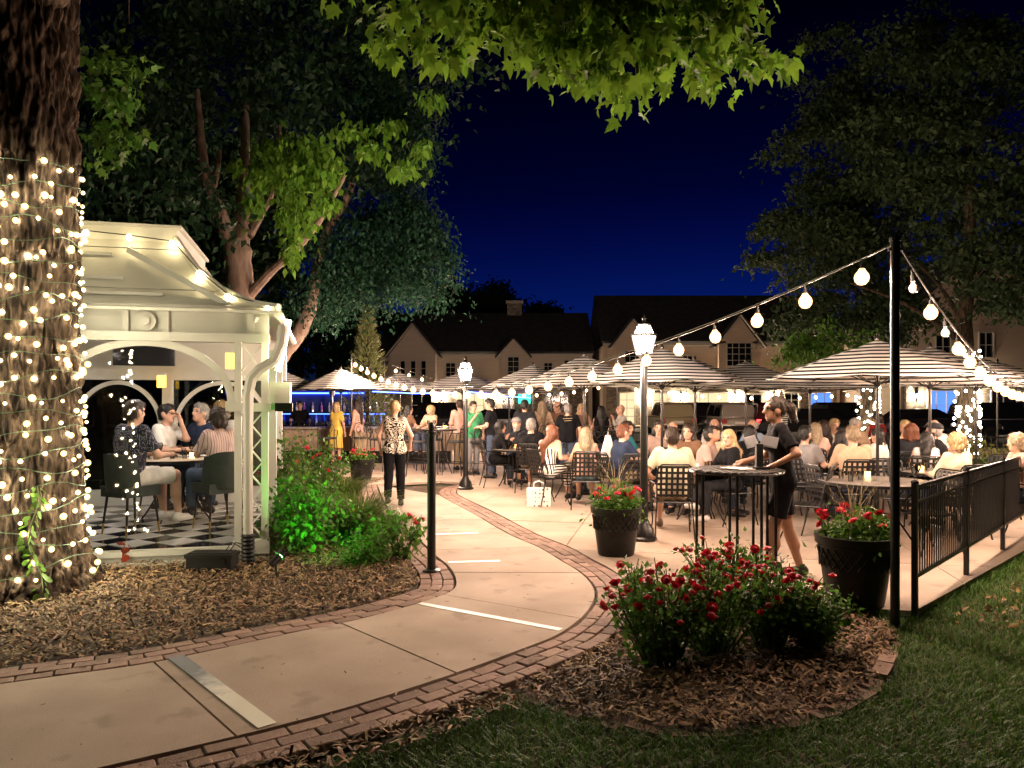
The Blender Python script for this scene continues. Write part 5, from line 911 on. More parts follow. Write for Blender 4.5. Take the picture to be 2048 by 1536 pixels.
tag(MB().box((tx-.20, ty-.02, 1.043), (.18, .26, .006), rz=.5).box((tx-.22, ty-.04, 1.049), (.17, .24, .005), rz=.8).build('menu_card', white_p, smooth=False), 'white menu sheets lying on the slatted host table', 'menu')
# bags
p = G(1078, 1012); th = thing('tote_bag', 'white dotted tote bag standing by the striped dress woman', 'bag', (p.x, p.y, 0), R(-8)); dots = pattern('tote_dots', (.80, .76, .68), (.12, .10, .10), 'dots', 15, 0, .27)
MB().prism([(-.19, -.075), (.19, -.06), (.18, .075), (-.18, .07)], 0, .29).build('body', dots, th, smooth=False)
for y in (-.05, .05): MB().tube([(-.09, y, .28), (-.08, y, .37), (0, y, .40), (.08, y, .37), (.09, y, .28)], .008, 5).build('handle', white_p, th)
p = Vector((XX(1216, 12.6), 12.6, .74)); th = thing('paper_bag', 'tall white paper bag standing on the striped dress table', 'bag', p, R(20)); MB().add([(-.12, -.07, 0), (.12, -.07, 0), (.12, .07, 0), (-.12, .07, 0), (-.035, -.02, .36), (.035, -.02, .36), (.035, .02, .36), (-.035, .02, .36)], [(3, 2, 1, 0), (4, 5, 6, 7), (0, 1, 5, 4), (1, 2, 6, 5), (2, 3, 7, 6), (3, 0, 4, 7)]).build('bag_body', white_p, th, smooth=False); MB().tube([(-.02, 0, .35), (0, 0, .42), (.02, 0, .35)], .004, 5).build('handle', white_p, th)
# ================================================================ bar
bw0, bw1, by = XX(540, 20.3), XX(905, 20.3), 20.3; br = thing('bar_counter', 'pale wood fronted outdoor bar counter lit blue from behind', 'bar', ((bw0+bw1)/2, by, 0)); W2 = (bw1-bw0)/2; wood = M('bar_wood', (.42, .32, .24), .6, c2=(.33, .25, .185), ns=4, st=(6, 1, 1), obj=.12)
MB().box((0, .3, .17), (2*W2-.1, .5, .34)).build('plinth', iron, br, smooth=False); nb_ = 26; plk = MB().box((0, 0, 0), (2*W2/nb_-.006, .03, .60)).mesh(wood, smooth=False)
for k in range(nb_): link('plank', plk, br, (-W2+(k+.5)*2*W2/nb_, 0, .64))
MB().box((0, .28, .64), (2*W2-.04, .5, .60)).build('carcass', iron, br, smooth=False); MB().box((0, .2, .965), (2*W2+.1, .72, .05)).build('counter_top', M('counter_stone', (.30, .27, .25), .3), br, smooth=False)
bl_ = glow('blue_led', (.05, .12, 1), 9); MB().box((-.4, .50, .90), (2*W2-.9, .02, .03)).build('led_strip', bl_, br, smooth=False)
bb = thing('back_bar', 'dark blue lit back bar wall with shelves of glasses', 'shelf', (XX(640, 22.6), 22.6, 0)); nav = M('navy_panel', (.03, .045, .16), .35); MB().box((-.7, 0, 1.0), (4.4, .12, 2.0)).build('panel', nav, bb, smooth=False)
for z in (.98, 1.35): MB().box((.4, -.22, z), (3.4, .3, .03)).build('shelf_board', M('shelf_dark', (.02, .02, .03), .3), bb, smooth=False)
MB().box((-.7, -.10, 1.93), (4.2, .04, .04)).build('led_strip', bl_, bb, smooth=False); MB().box((.4, -.30, 1.31), (3.2, .02, .02)).build('led_strip', bl_, bb, smooth=False); bot = []
for k, c in enumerate(((.25, .4, .9), (.5, .2, .7), (.1, .5, .8), (.7, .7, .8))): bot.append(MB().lathe([(.035, 0), (.036, .17), (.014, .22), (.013, .29), (.001, .29)], 8).mesh(M('bottle_%d' % k, c, .1, spec=.8)))
for k in range(26): o = link('bottle', bot[k % 4], None, (bb.location.x-1.0+.12*k+random.gauss(0, .015), 22.38, 1.366 if k % 2 else .996)); tag(o, 'coloured bottle standing on the blue lit back bar shelf', 'bottle', 'bottles on the back bar')
for k in range(16): o = link('drinking_glass', tum, None, (bw0+.25+.085*k, by+.25+.05*(k % 3), .992)); tag(o, 'clear glass in the row on the left end of the bar', 'glass', 'glasses on the bar'); o.scale = (1.3, 1.3, 1.3)
th = thing('patio_heater', 'slim steel patio heater with disc top behind the bar', 'heater', (XX(664, 21.6), 21.6, 0)); MB().tube([(0, 0, .02), (0, 0, 1.95)], .035, 10).build('pole', steel, th); MB().lathe([(.25, 0), (.25, .06), (.05, .1)], 14).build('base', steel, th); MB().lathe([(.08, 1.85), (.09, 2.0), (.11, 2.0), (.30, 2.05), (.02, 2.12)], 16).build('burner', steel, th)
for lab, px, Y, x0, x1 in (('blue glowing strip under the umbrellas of the bar', 0, 20.4, 745, 910), ('blue glowing strip under the umbrellas right of the far lantern', 0, 20.6, 935, 1062)):
    q0, q1 = P(x0, 783, Y), P(x1, 796 if x0 > 900 else 786, Y); tag(MB().tube([q0, q0.lerp(q1, .5)+Vector((0, 0, -.03)), q1], .014, 6).build('led_rope', glow('blue_rope', (.06, .12, 1), 14)), lab, 'light')
# low planting behind the bar
for lab, px, Y, r_, h in (('grey green shrub behind the bar right of the heater', 760, 24.5, .9, 1.9), ('feathery shrub behind the bar beside the conifer', 715, 24.0, .7, 1.7)): shrub(lab, XX(px, Y), Y, r_, h, 2200, .12, M('leaf_grey', (.09, .12, .09), .6, isl=.4, trl=.2), grp='shrubs behind the bar')
# ================================================================ people (signed distance bodies turned into one mesh each)
def A3(*v): return np.array(v, float)
def sdf_mesh(prims, vox, k=.03, cuts=(), subs=(), bumpy=0):
    lo = np.full(3, 9.); hi = np.full(3, -9.); bb = []
    for p in prims:
        if p[0] == 'c': r_ = max(p[3], p[4]); l, h_ = np.minimum(p[1], p[2])-r_, np.maximum(p[1], p[2])+r_
        else: r_ = max(p[2]); l, h_ = p[1]-r_, p[1]+r_
        bb.append((l, h_)); lo = np.minimum(lo, l); hi = np.maximum(hi, h_)
    lo -= 2.5*vox; hi += 2.5*vox; n = np.ceil((hi-lo)/vox).astype(int)+1; Fv = np.full(n, .5, np.float32)
    ax = [lo[i]+vox*np.arange(n[i]) for i in range(3)]
    def ev(p, X, Y, Z):
        if p[0] == 'c':
            a, b = p[1], p[2]; ba = b-a; L2 = max(ba@ba, 1e-9); t = np.clip(((X-a[0])*ba[0]+(Y-a[1])*ba[1]+(Z-a[2])*ba[2])/L2, 0, 1)
            d = np.sqrt((X-a[0]-t*ba[0])**2+(Y-a[1]-t*ba[1])**2+(Z-a[2]-t*ba[2])**2)-(p[3]+(p[4]-p[3])*t)
            if len(p) > 5 and p[5]: nb_ = ba/np.sqrt(L2); d = np.maximum(d, (X-b[0])*nb_[0]+(Y-b[1])*nb_[1]+(Z-b[2])*nb_[2])
            return d
        c, r_ = p[1], p[2]; x, y, z = X-c[0], Y-c[1], Z-c[2]
        if len(p) > 3 and p[3] is not None: m = p[3]; x, y, z = m[0, 0]*x+m[1, 0]*y+m[2, 0]*z, m[0, 1]*x+m[1, 1]*y+m[2, 1]*z, m[0, 2]*x+m[1, 2]*y+m[2, 2]*z
        k0 = np.sqrt((x/r_[0])**2+(y/r_[1])**2+(z/r_[2])**2); k1 = np.sqrt((x/r_[0]**2)**2+(y/r_[1]**2)**2+(z/r_[2]**2)**2)+1e-9; return k0*(k0-1)/k1
    def sub(l, h_): return tuple(slice(max(0, int((l[i]-lo[i])/vox)), min(n[i], int((h_[i]-lo[i])/vox)+2)) for i in range(3))
    for p, (l, h_) in zip(prims, bb):
        s = sub(l-k-2*vox, h_+k+2*vox); X, Y, Z = ax[0][s[0]][:, None, None], ax[1][s[1]][None, :, None], ax[2][s[2]][None, None, :]
        d = ev(p, X, Y, Z); f = Fv[s]; hh = np.clip(k-np.abs(f-d), 0, None)/k; Fv[s] = np.minimum(f, d)-hh*hh*k*.25
    X, Y, Z = ax[0][:, None, None], ax[1][None, :, None], ax[2][None, None, :]
    for pt, nr in cuts: Fv = np.maximum(Fv, (X-pt[0])*nr[0]+(Y-pt[1])*nr[1]+(Z-pt[2])*nr[2])
    for p in subs: Fv = np.maximum(Fv, -ev(p, X, Y, Z))
    if bumpy: Fv = Fv+bumpy*np.sin(X*70+np.sin(Z*23)*1.5)*np.sin(Y*65+Z*9)*np.cos(Z*31+X*20)
    Fv[[0, -1]] = .5; Fv[:, [0, -1]] = .5; Fv[:, :, [0, -1]] = .5
    S = Fv < 0; m = n-1; acc = np.zeros((*m, 3), np.float32); cnt = np.zeros(m, np.int16)
    cs = [(0, 0, 0), (1, 0, 0), (0, 1, 0), (0, 0, 1), (1, 1, 0), (1, 0, 1), (0, 1, 1), (1, 1, 1)]; sl = lambda o: tuple(slice(o[i], o[i]+m[i]) for i in range(3))
    for a in cs:
        for d_ in range(3):
            if a[d_]: continue
            b = list(a); b[d_] = 1; fa, fb = Fv[sl(a)], Fv[sl(b)]; mk = S[sl(a)] != S[sl(b)]
            if not mk.any(): continue
            t = np.where(mk, fa/np.where(mk, fa-fb, 1), 0); cnt += mk
            for q in range(3): acc[..., q] += np.where(mk, a[q]+(t if q == d_ else 0), 0)
    act = cnt > 0; idx = np.full(m, -1, np.int64); I = np.argwhere(act); idx[act] = np.arange(len(I)); V = lo+vox*(I+acc[act]/cnt[act][:, None]); Q = []
    for d_ in range(3):
        e = [slice(1, -1)]*3; e[d_] = slice(0, -1); e2 = list(e); e2[d_] = slice(1, None); s0, s1 = S[tuple(e)], S[tuple(e2)]; W = np.argwhere(s0 != s1)
        if not len(W): continue
        fl = s0[s0 != s1]; off = np.array([1, 1, 1]); off[d_] = 0; W = W+off; u, v = [(1, 2), (2, 0), (0, 1)][d_]; du = np.zeros(3, int); du[u] = 1; dv = np.zeros(3, int); dv[v] = 1
        q = np.stack([idx[tuple((W-du-dv).T)], idx[tuple((W-dv).T)], idx[tuple(W.T)], idx[tuple((W-du).T)]], 1); q[~fl] = q[~fl][:, ::-1]; Q.append(q)
    return V, np.concatenate(Q)
def strands(V, Q, n, ln, wd, lift=.006):
    a = V[Q[:, 1]]-V[Q[:, 0]]; b = V[Q[:, 3]]-V[Q[:, 0]]; N = np.cross(a, b); N /= np.linalg.norm(N, axis=1)[:, None]+1e-9; c = V[Q].mean(1); i = rng.integers(0, len(Q), n); c, N = c[i], N[i]
    t = rng.normal(0, .35, (n, 3))+np.array([0, 0, -1.]); t -= N*(t*N).sum(1)[:, None]; t /= np.linalg.norm(t, axis=1)[:, None]+1e-9; s = np.cross(N, t); L = ln*rng.uniform(.5, 1.3, n)[:, None]; w_ = wd/2
    return np.stack([c-s*w_-N*.002, c+s*w_-N*.002, c+t*L+s*w_*.4+N*lift*rng.uniform(.2, 1.8, n)[:, None], c+t*L-s*w_*.4+N*lift], 1).reshape(-1, 3)
def sdf_obj(name, prims, vox, mat, parent, sc_=1., k=.03, cuts=(), subs=(), bumpy=0, extra=None):
    V, Q = sdf_mesh(prims, vox, k, cuts, subs, bumpy); V = V*sc_
    if extra and extra.v:
        b = len(V); EV = np.array(extra.v)*sc_; EQ = np.array([f for f in extra.f if len(f) == 4])+b; V = np.concatenate([V, EV]); Q = np.concatenate([Q, EQ])
    if name in ('hair', 'beard'):
        b = len(V); sv = strands(V, Q, 420, .045, .006); V = np.concatenate([V, sv]); Q = np.concatenate([Q, np.arange(len(sv)).reshape(-1, 4)+b])
    return link(name, npmesh(V, Q, mat, True), parent)
SK = {'fair': M('skin_fair', (.55, .33, .235), .5, c2=(.48, .27, .19), ns=6), 'tan': M('skin_tan', (.40, .215, .14), .5, c2=(.34, .175, .11), ns=6), 'dark': M('skin_dark', (.20, .10, .065), .5)}
HR = {n: M('hair_'+n, c, .5, c2=tuple(x*.45 for x in c), ns=16, st=(6, 6, .7), det=3, bump=.6, bs=22) for n, c in dict(black=(.012, .010, .009), brown=(.030, .016, .009), auburn=(.16, .055, .025), blonde=(.52, .37, .18), ash=(.30, .225, .14), grey=(.30, .28, .26), white=(.55, .52, .48)).items()}
def cl(name, c, **k): return M('cloth_'+name, c, .9, spec=.15, c2=tuple(x*.82 for x in c), ns=9, bump=.35, bs=12, **k)
CL = dict(black=cl('black', (.006, .006, .0075)), char=cl('char', (.020, .021, .025)), navy=cl('navy', (.022, .032, .065)), cream=cl('cream', (.58, .53, .39)), white=cl('white', (.62, .595, .56)), pinkg=cl('pinkg', (.40, .29, .25)), grey=cl('grey', (.22, .21, .21)), khaki=cl('khaki', (.40, .31, .20)), peach=cl('peach', (.48, .34, .23)), yellow=cl('yellow', (.66, .47, .10)), green=cl('green', (.06, .30, .13)), red=cl('red', (.26, .018, .02)), teal=cl('teal', (.03, .18, .22)), denim=cl('denim', (.055, .075, .12)), pink=cl('pink', (.60, .36, .30)), brownc=cl('brownc', (.16, .09, .055)), lblue=cl('lblue', (.25, .33, .45)))
CL['stripe_y'] = pattern('cloth_stripe_y', (.02, .02, .02), (.78, .74, .68), 'stripes', 22, 1, .55, warp=.02); CL['stripe_z'] = pattern('cloth_stripe_z', (.02, .02, .02), (.78, .74, .68), 'stripes', 22, 2, .55, warp=.02); CL['stripe_dress'] = pattern('cloth_stripe_dress', (.02, .02, .02), (.78, .74, .68), 'stripes', 21, 0, .55, warp=.03); CL['swirl'] = pattern('cloth_swirl', (.02, .018, .018), (.72, .64, .52), 'swirl', 4.2, duty=.45); CL['floral'] = pattern('cloth_floral', (.55, .42, .30), (.30, .18, .13), 'blotch', 14, duty=.4); CL['speck'] = pattern('cloth_speck', (.025, .025, .04), (.45, .45, .5), 'dots', 60, duty=.28); CL['pinstripe'] = pattern('cloth_pinstripe', (.62, .45, .43), (.22, .13, .15), 'stripes', 34, 0, .22)
SHOE = dict(black=M('shoe_black', (.014, .013, .013), .5), white=M('shoe_white', (.6, .58, .55), .6), brown=M('shoe_brown', (.10, .055, .03), .5))
eye_m = M('eye_dark', (.012, .010, .009), .2); lip_m = M('lip', (.33, .12, .10), .5); brow_m = M('brow', (.06, .035, .02), .8)
def rotm(yaw, pitch): return np.array(Matrix.Rotation(yaw, 3, 'Z') @ Matrix.Rotation(-pitch, 3, 'X'))
def person(label, px, Y, rz, pose='sit', h=1.72, seat=.45, z=0, fem=False, skin='fair', hair=('short', 'brown'), top=('black', .42), bot=('denim', 1.), shoe='black', hl=None, hr=None, lean=.06, yaw=0, pitch=0, vox=.02, face=False, stride=0, cross=False, twist=0, dress=None, strap=False, hat=None, beard=None, X=None, chair='p', clabel=None, grp=None, fat=0., watch=False, untuck=True):
    s = h/1.72; X = XX(px, Y) if X is None else X; a = R(rz); th = thing('person', label, 'person', (X, Y, z), a, grp or 'people on the patio'); sit = pose == 'sit'; seat_ = seat/s
    if sit: pel = A3(0, -.03, seat_+.105)
    else: pel = A3(0, 0, .94)
    u = A3(0, math.sin(lean), math.cos(lean)); tm = np.array(Matrix.Rotation(R(twist), 3, 'Z')); wst = pel+.17*u; chs = pel+.36*u; nb = pel+.50*u; shw = .148 if fem else .175
    sh = [pel+.465*u+tm@A3(sx*shw, 0, 0) for sx in (-1, 1)]
    if sit:
        hip = [pel+A3(sx*.09, .03, -.01) for sx in (-1, 1)]; kz = seat_+.085; kn = [A3(sx*.115, .43, kz+.0) for sx in (-1, 1)]; az = max(.085, kz-.42); an = [A3(sx*.12, .43+.04, az) for sx in (-1, 1)]
        if cross: kn[1] = A3(.0, .44, kz+.10); an[1] = A3(-.10, .62, az+.16)
    else:
        hip = [pel+A3(sx*.088, 0, -.03) for sx in (-1, 1)]; kn = [A3(sx*.09, .025+sx*stride*.5, .50) for sx in (-1, 1)]; an = [A3(sx*.095, sx*stride-.02-.03*abs(stride)*3, .085+(.07 if stride and sx < 0 else 0)) for sx in (-1, 1)]
    tg = [hl, hr]; el, wr, hd = [], [], []
    for i, sx in enumerate((-1, 1)):
        t = tg[i]
        if t is None: t = (sx*.13, .36, seat_+.31) if sit else (sx*.25, .06, .90)
        t = A3(*t); S_ = sh[i]; d = t-S_; L = np.linalg.norm(d); L1, L2 = .285, .25; L = min(max(L, .12), L1+L2-.004); d = d/np.linalg.norm(d); W_ = S_+d*L; ca_ = (L1*L1+L*L-L2*L2)/(2*L1*L); hgt = L1*math.sqrt(max(0, 1-ca_*ca_)); pole = A3(sx*.55, -.45, -.7); pole = pole-d*(pole@d); pole /= np.linalg.norm(pole)
        E = S_+d*L1*ca_+pole*hgt; el.append(E); wr.append(W_); q = W_-E; hd.append(q/np.linalg.norm(q))
    Rh = rotm(R(yaw+twist*.6), R(pitch)-lean*.4); hc = nb+A3(0, .015+.06*math.sin(lean), .155); O = lambda x, y, z_: hc+Rh@A3(x, y, z_)
    wf = (.80 if fem else 1)+fat; tor = []
    for sx in (-1, 1):
        tor += [('c', pel+A3(sx*.075*(1.1 if fem else 1), 0, -.02), wst+A3(sx*.055*wf, 0, 0), .105+fat*.05, .098*wf), ('c', wst+A3(sx*.055*wf, 0, 0), chs+tm@A3(sx*.08*wf, 0, 0), .098*wf, .108*(.9 if fem else 1)), ('c', chs+tm@A3(sx*.085, 0, 0), sh[(sx+1)//2]*.82+(nb-.03*u)*.18, .10*(.9 if fem else 1), .055)]
    tor.append(('c', wst, nb-.06*u, .10*wf, .075))
    if fem: tor += [('e', chs+tm@A3(sx*.065, .085, -.02), (.06, .055, .06)) for sx in (-1, 1)]
    elif fat: tor.append(('e', wst+A3(0, .06, .03), (.15, .13, .15)))
    neck = [('c', nb-.05*u, O(0, -.012, -.05), .056 if not fem else .047, .050 if not fem else .043)]
    head = [('e', O(0, -.008, .022), (.076, .094, .100), Rh), ('e', O(0, .022, -.055), (.056, .066, .066), Rh), ('e', O(0, .058, -.095), (.026, .022, .020), Rh), ('c', O(0, .090, .006), O(0, .108, -.030), .009, .0155), ('e', O(0, .075, .03), (.055, .022, .016), Rh)]+[('e', O(sx*.077, -.004, -.012), (.012, .022, .033), Rh) for sx in (-1, 1)]
    arms, legs, fing = [], [], MB()
    for i, sx in enumerate((-1, 1)):
        th_ = .92 if fem else 1.; arms += [('c', sh[i], el[i], .049*th_, .038*th_), ('c', el[i], wr[i], .038*th_, .025*th_), ('c', wr[i], wr[i]+hd[i]*.06, .023, .028)]
        v = Vector(hd[i]); sd_ = v.cross(Vector((0, 0, 1))); sd_ = sd_.normalized() if sd_.length > .2 else Vector((1, 0, 0)); dn = v.cross(sd_)*(1 if v.cross(sd_).z < 0 else -1); pb = Vector(wr[i])+v*.07
        for f in range(4): b = pb+sd_*(f-1.5)*.017; Lf = (.055, .068, .065, .05)[f]; fing.tube([b-v*.02, b+v*Lf*.5+dn*.006, b+v*Lf*.85+dn*.024], [.0092, .0088, .0068], 6, cap=False)
        b = Vector(wr[i])+v*.03-sd_*sx*.022; fing.tube([b, b+v*.03-sd_*sx*.024, b+v*.058-sd_*sx*.026+dn*.01], [.011, .0105, .008], 6, cap=False)
        legs += [('c', hip[i], kn[i], .086*(1+fat*.4), .058), ('c', kn[i], an[i], .055, .036), ('c', kn[i]*.75+an[i]*.25, kn[i]*.5+an[i]*.5+A3(0, -.015, 0), .05, .05)]
        fy = A3(0, 1, 0) if not (cross and i) else A3(-.25, .85, .3); legs.append(('c', an[i]+A3(0, -.03, -.04), an[i]+fy*.15+A3(0, 0, -.052), .036, .028))
    bd = sdf_obj('body', tor+neck+head+arms+legs, vox, SK[skin], th, s, .028, extra=fing)
    # clothing
    inf = lambda P_, d: [('c', p[1], p[2], p[3]+d, p[4]+d, *p[5:]) if p[0] == 'c' else ('e', p[1], tuple(x+d for x in p[2]), *p[3:]) for p in P_]
    tmat, slv = CL[top[0]], top[1]; sl = []
    for i in range(2):
        if slv > .5: sl += [('c', sh[i], el[i], .062, .052), ('c', el[i], el[i]+(wr[i]-el[i])*(slv-.5)*1.9, .052, .040, True)]
        elif slv > 0: sl += [('c', sh[i], sh[i]+(el[i]-sh[i])*slv*2*.85, .064, .061, True)]
    cuts = [(pel+A3(0, 0, -.09 if untuck and not sit else -.05), A3(0, 0, -1))]
    if strap: cuts.append((pel+.375*u, u)); 
    tp = inf(tor, .013)+sl
    if dress:
        dl = dress[1]
        if sit: tp += [('c', hip[i], hip[i]+(kn[i]-hip[i])*min(1, dl*2), .115, .10) for i in range(2)]+([('c', kn[i], kn[i]+(an[i]-kn[i])*(dl*2-1)*.95, .10, .085, True) for i in range(2)] if dl > .5 else [])+[('c', hip[0]*.5+hip[1]*.5, kn[0]*.5+kn[1]*.5, .10, .08)]
        else: tp += [('c', pel+A3(sx*.06, 0, 0), pel+A3(sx*.085, 0, -.85*dl), .125, .13, True) for sx in (-1, 1)]
        sdf_obj('dress', tp, vox, CL[dress[0]], th, s, .04, cuts=cuts[1:], bumpy=.005)
    else:
        sdf_obj('shirt', tp, vox, tmat, th, s, .03, cuts=cuts, bumpy=.0045); bl = bot[1]; bt = inf([t_ for t_ in tor[:1]+tor[3:4]], .009)
        for i in range(2):
            if bl >= .55: bt += [('c', hip[i], kn[i], .098, .072), ('c', kn[i], kn[i]+(an[i]-kn[i])*(bl-.5)*1.9, .076, .060, True)]
            else: bt += [('c', hip[i], hip[i]+(kn[i]-hip[i])*bl*2, .102, .092, True)]
        sdf_obj('trousers' if bl > .55 else 'shorts', bt, vox, CL[bot[0]], th, s, .025, bumpy=.004, cuts=[(wst-.02*u, A3(0, 0, 1))])
    for i in range(2):
        fy = A3(0, 1, 0) if not (cross and i) else A3(-.25, .85, .3); sdf_obj('shoe', [('c', an[i]+A3(0, -.035, -.038), an[i]+fy*.165+A3(0, 0, -.05), .046, .036), ('c', an[i]+A3(0, -.01, -.01), an[i]+A3(0, -.02, -.04), .044, .046)], max(.014, vox*.8), SHOE[shoe], th, s, .02, cuts=[(A3(0, 0, an[i][2]-.085), A3(0, 0, -1))])
    # hair
    hk, hcol = hair; face_sub = [('e', O(0, .118, -.045), (.072, .075, .100), Rh)]; hv = max(.010, vox*.65)
    if hk != 'bald':
        hp = [('e', O(0, -.014, .032), (.088, .103, .103), Rh)]; cuts = []
        if hk == 'short': hp = [('e', O(0, -.012, .034), (.083, .100, .100), Rh), ('e', O(0, -.045, -.025), (.074, .062, .07), Rh), ('e', O(0, .045, .085), (.06, .05, .035), Rh)]; cuts = [(O(0, -.06, -.072), Rh@A3(0, .2, -1)), (O(0, .045, .0), Rh@A3(0, .70, -.71))]
        elif hk == 'rim': cuts = [(O(0, 0, -.05), Rh@A3(0, 0, -1)), (O(0, -.02, .055), Rh@A3(0, .5, .866))]
        elif hk == 'bob': hp += [('c', O(sx*.055, -.03, .02), O(sx*.07, -.03, -.10), .055, .045) for sx in (-1, 1)]+[('c', O(0, -.06, 0), O(0, -.06, -.11), .07, .05)]
        elif hk == 'long': L_ = .34; hp += [('c', O(sx*.055, -.035, .0), O(sx*.075, -.045, -.13), .05, .045) for sx in (-1, 1)]+[('c', O(sx*.075, -.045, -.12), nb+A3(sx*.085, -.085, -L_*.75)-.0*u, .046, .028) for sx in (-1, 1)]+[('c', O(0, -.07, -.02), nb+A3(0, -.125, -.06), .07, .062), ('c', nb+A3(0, -.125, -.05), nb+A3(.01, -.13, -L_), .068, .03)]
        elif hk == 'pony': cuts = [(O(0, .02, .01), Rh@A3(0, .5, -.86))] if False else [(O(0, 0, -.07), Rh@A3(0, .1, -1))]; hp += [('c', O(0, -.10, .035), O(0, -.15, .03), .03, .036), ('c', O(0, -.15, .03), O(.01, -.185, -.12), .040, .042), ('c', O(.01, -.185, -.12), O(.02, -.165, -.28), .042, .036), ('c', O(.02, -.165, -.28), O(.03, -.13, -.42), .036, .012)]
        elif hk == 'bun': hp += [('e', O(0, -.10, .08), (.045, .045, .04), Rh)]; cuts = [(O(0, 0, -.07), Rh@A3(0, 0, -1))]
        elif hk == 'curly': hp = [('e', O(0, -.018, .035), (.105, .118, .112), Rh), ('e', O(0, -.06, -.05), (.09, .07, .06), Rh)]
        sdf_obj('hair', hp, hv, HR[hcol], th, s, .03, cuts=cuts, subs=face_sub if hk not in ('rim',) else (), bumpy=.012 if hk == 'curly' else .0065)
    if beard: sdf_obj('beard', [('e', O(0, .034, -.075), (.060, .062, .056), Rh)], .014, HR[beard], th, s, .02, cuts=[(O(0, 0, -.05), Rh@A3(0, .35, .94)), (O(0, 0, -.05), Rh@A3(0, -1, 0))])
    if hat:
        cap_ = sdf_obj('hat', [('e', O(0, -.005, .055), (.102, .118, .072), Rh), ('e', O(0, .09, .045), (.075, .07, .018), Rh)], .014, CL[hat], th, s, .03, cuts=[(O(0, 0, .03), Rh@A3(0, .05, -1))])
    if face:
        for sx in (-1, 1): MB().sph(tuple(O(sx*.031, .083, .006)*s), (.013*s, .010*s, .0085*s), 8, 5).build('eye', eye_m, th); q = [O(sx*.015, .094, .026), O(sx*.032, .090, .031), O(sx*.05, .078, .025)]; MB().tube([tuple(v*s) for v in q], .004*s, 5).build('eyebrow', brow_m, th)
        MB().sph(tuple(O(0, .084, -.066)*s), (.023*s, .010*s, .008*s), 8, 5).build('mouth', lip_m, th)
    if sit and chair: chair_at(chair, (clabel or ' '.join((('bar chair' if chair == 'b' else 'patio chair')+' under the '+label).split()[:16])), X, Y, a, z) if chair in 'pb' else None
    return th
def cshort(l): return l
# ---- the cast: px of the body centre, depth, heading (0 = back to the camera, 180 = facing it, 90 = facing left, -90 = facing right)
PP = person
PP('waitress in black T-shirt and shorts with a long ponytail at the host table', 1566, 7.1, 80, 'stand', 1.71, fem=True, skin='tan', hair=('pony', 'brown'), top=('black', .46), bot=('black', .40), hl=(-.22, .13, 1.07), hr=(.16, .34, 1.08), lean=.10, yaw=10, stride=-.14, vox=.012, face=True)
PP('woman walking away in a black and cream swirl top and black trousers', 789, 11.9, 4, 'stand', 1.68, fem=True, hair=('bun', 'blonde'), top=('swirl', 0), bot=('black', 1.), stride=.13, lean=.02, vox=.014, hl=(-.23, .12, .93), hr=(.24, .16, .98))
PP('man in the cream T-shirt with his back to us', 1345, 9.35, -6, seat=.45, h=1.74, hair=('short', 'brown'), top=('cream', .44), bot=('khaki', .45), shoe='brown', vox=.014, hl=(-.25, .24, .70), hr=(.2, .36, .76), cross=True, lean=.12)
PP('blonde woman in a black top turned toward us', 1459, 10.25, 105, fem=True, h=1.62, hair=('long', 'blonde'), top=('black', .6), bot=('char', 1.), shoe='white', vox=.015, face=True, yaw=35, cross=True)
PP('dark haired man in a greyish pink T-shirt bent over his phone', 1404, 10.95, -120, h=1.7, skin='tan', hair=('short', 'black'), top=('pinkg', .44), lean=.28, pitch=-22, hl=(-.06, .34, .84), hr=(.08, .36, .84), vox=.016)
PP('brown haired woman behind the man in the cream T-shirt', 1377, 11.35, 150, fem=True, hair=('long', 'brown'), top=('brownc', .3), face=True)
PP('woman in a black and white striped dress looking over her shoulder', 1098, 12.15, -62, fem=True, h=1.64, skin='fair', hair=('long', 'auburn'), bot=('stripe_z', .85), top=('stripe_y', 0), strap=True, twist=48, yaw=72, lean=.10, vox=.014, face=True, cross=True, hl=(-.02, .30, .80), hr=(.18, .32, .76))
PP('woman with very long blonde hair and her back to us', 1172, 11.75, -4, fem=True, h=1.58, hair=('long', 'ash'), top=('pink', 0), strap=True, bot=('lblue', .4), vox=.014, lean=.03, hl=(-.22, .32, .74), hr=(.2, .36, .76))
PP('man in a navy polo shirt seen in profile', 1240, 11.35, -70, h=1.7, hair=('short', 'auburn'), top=('navy', .44), bot=('khaki', .45), vox=.016, lean=.14, hl=(-.14, .42, .78), hr=(.14, .44, .78), face=True)
PP('woman in a blue green top behind the man in the navy polo', 1252, 12.75, -120, fem=True, hair=('short', 'brown'), top=('teal', .44), face=True)
PP('man in a pale T-shirt facing us behind the near lantern', 1318, 12.85, 172, h=1.74, hair=('short', 'brown'), top=('pinkg', .44), face=True, vox=.017)
PP('man in a loose white shirt at the table behind the lantern', 1345, 13.6, 200, h=1.66, hair=('rim', 'grey'), top=('white', .44), face=True)
PP('man in a grey flat cap and beard facing us', 1033, 15.35, 178, h=1.74, hair=('short', 'grey'), hat='grey', beard='white', top=('char', 1.), face=True, fat=.08, vox=.017)
PP('woman in black leaning in with her hand at her chin', 992, 14.75, -78, fem=True, h=1.62, hair=('bob', 'black'), top=('black', 1.), bot=('black', .85), lean=.20, hl=(.02, .22, 1.0), hr=(.10, .30, .95), vox=.016, face=True)
PP('grey haired man in a black T-shirt with his back to us', 1062, 13.85, -14, h=1.76, hair=('short', 'grey'), top=('black', .44), bot=('khaki', .45), shoe='white', vox=.016)
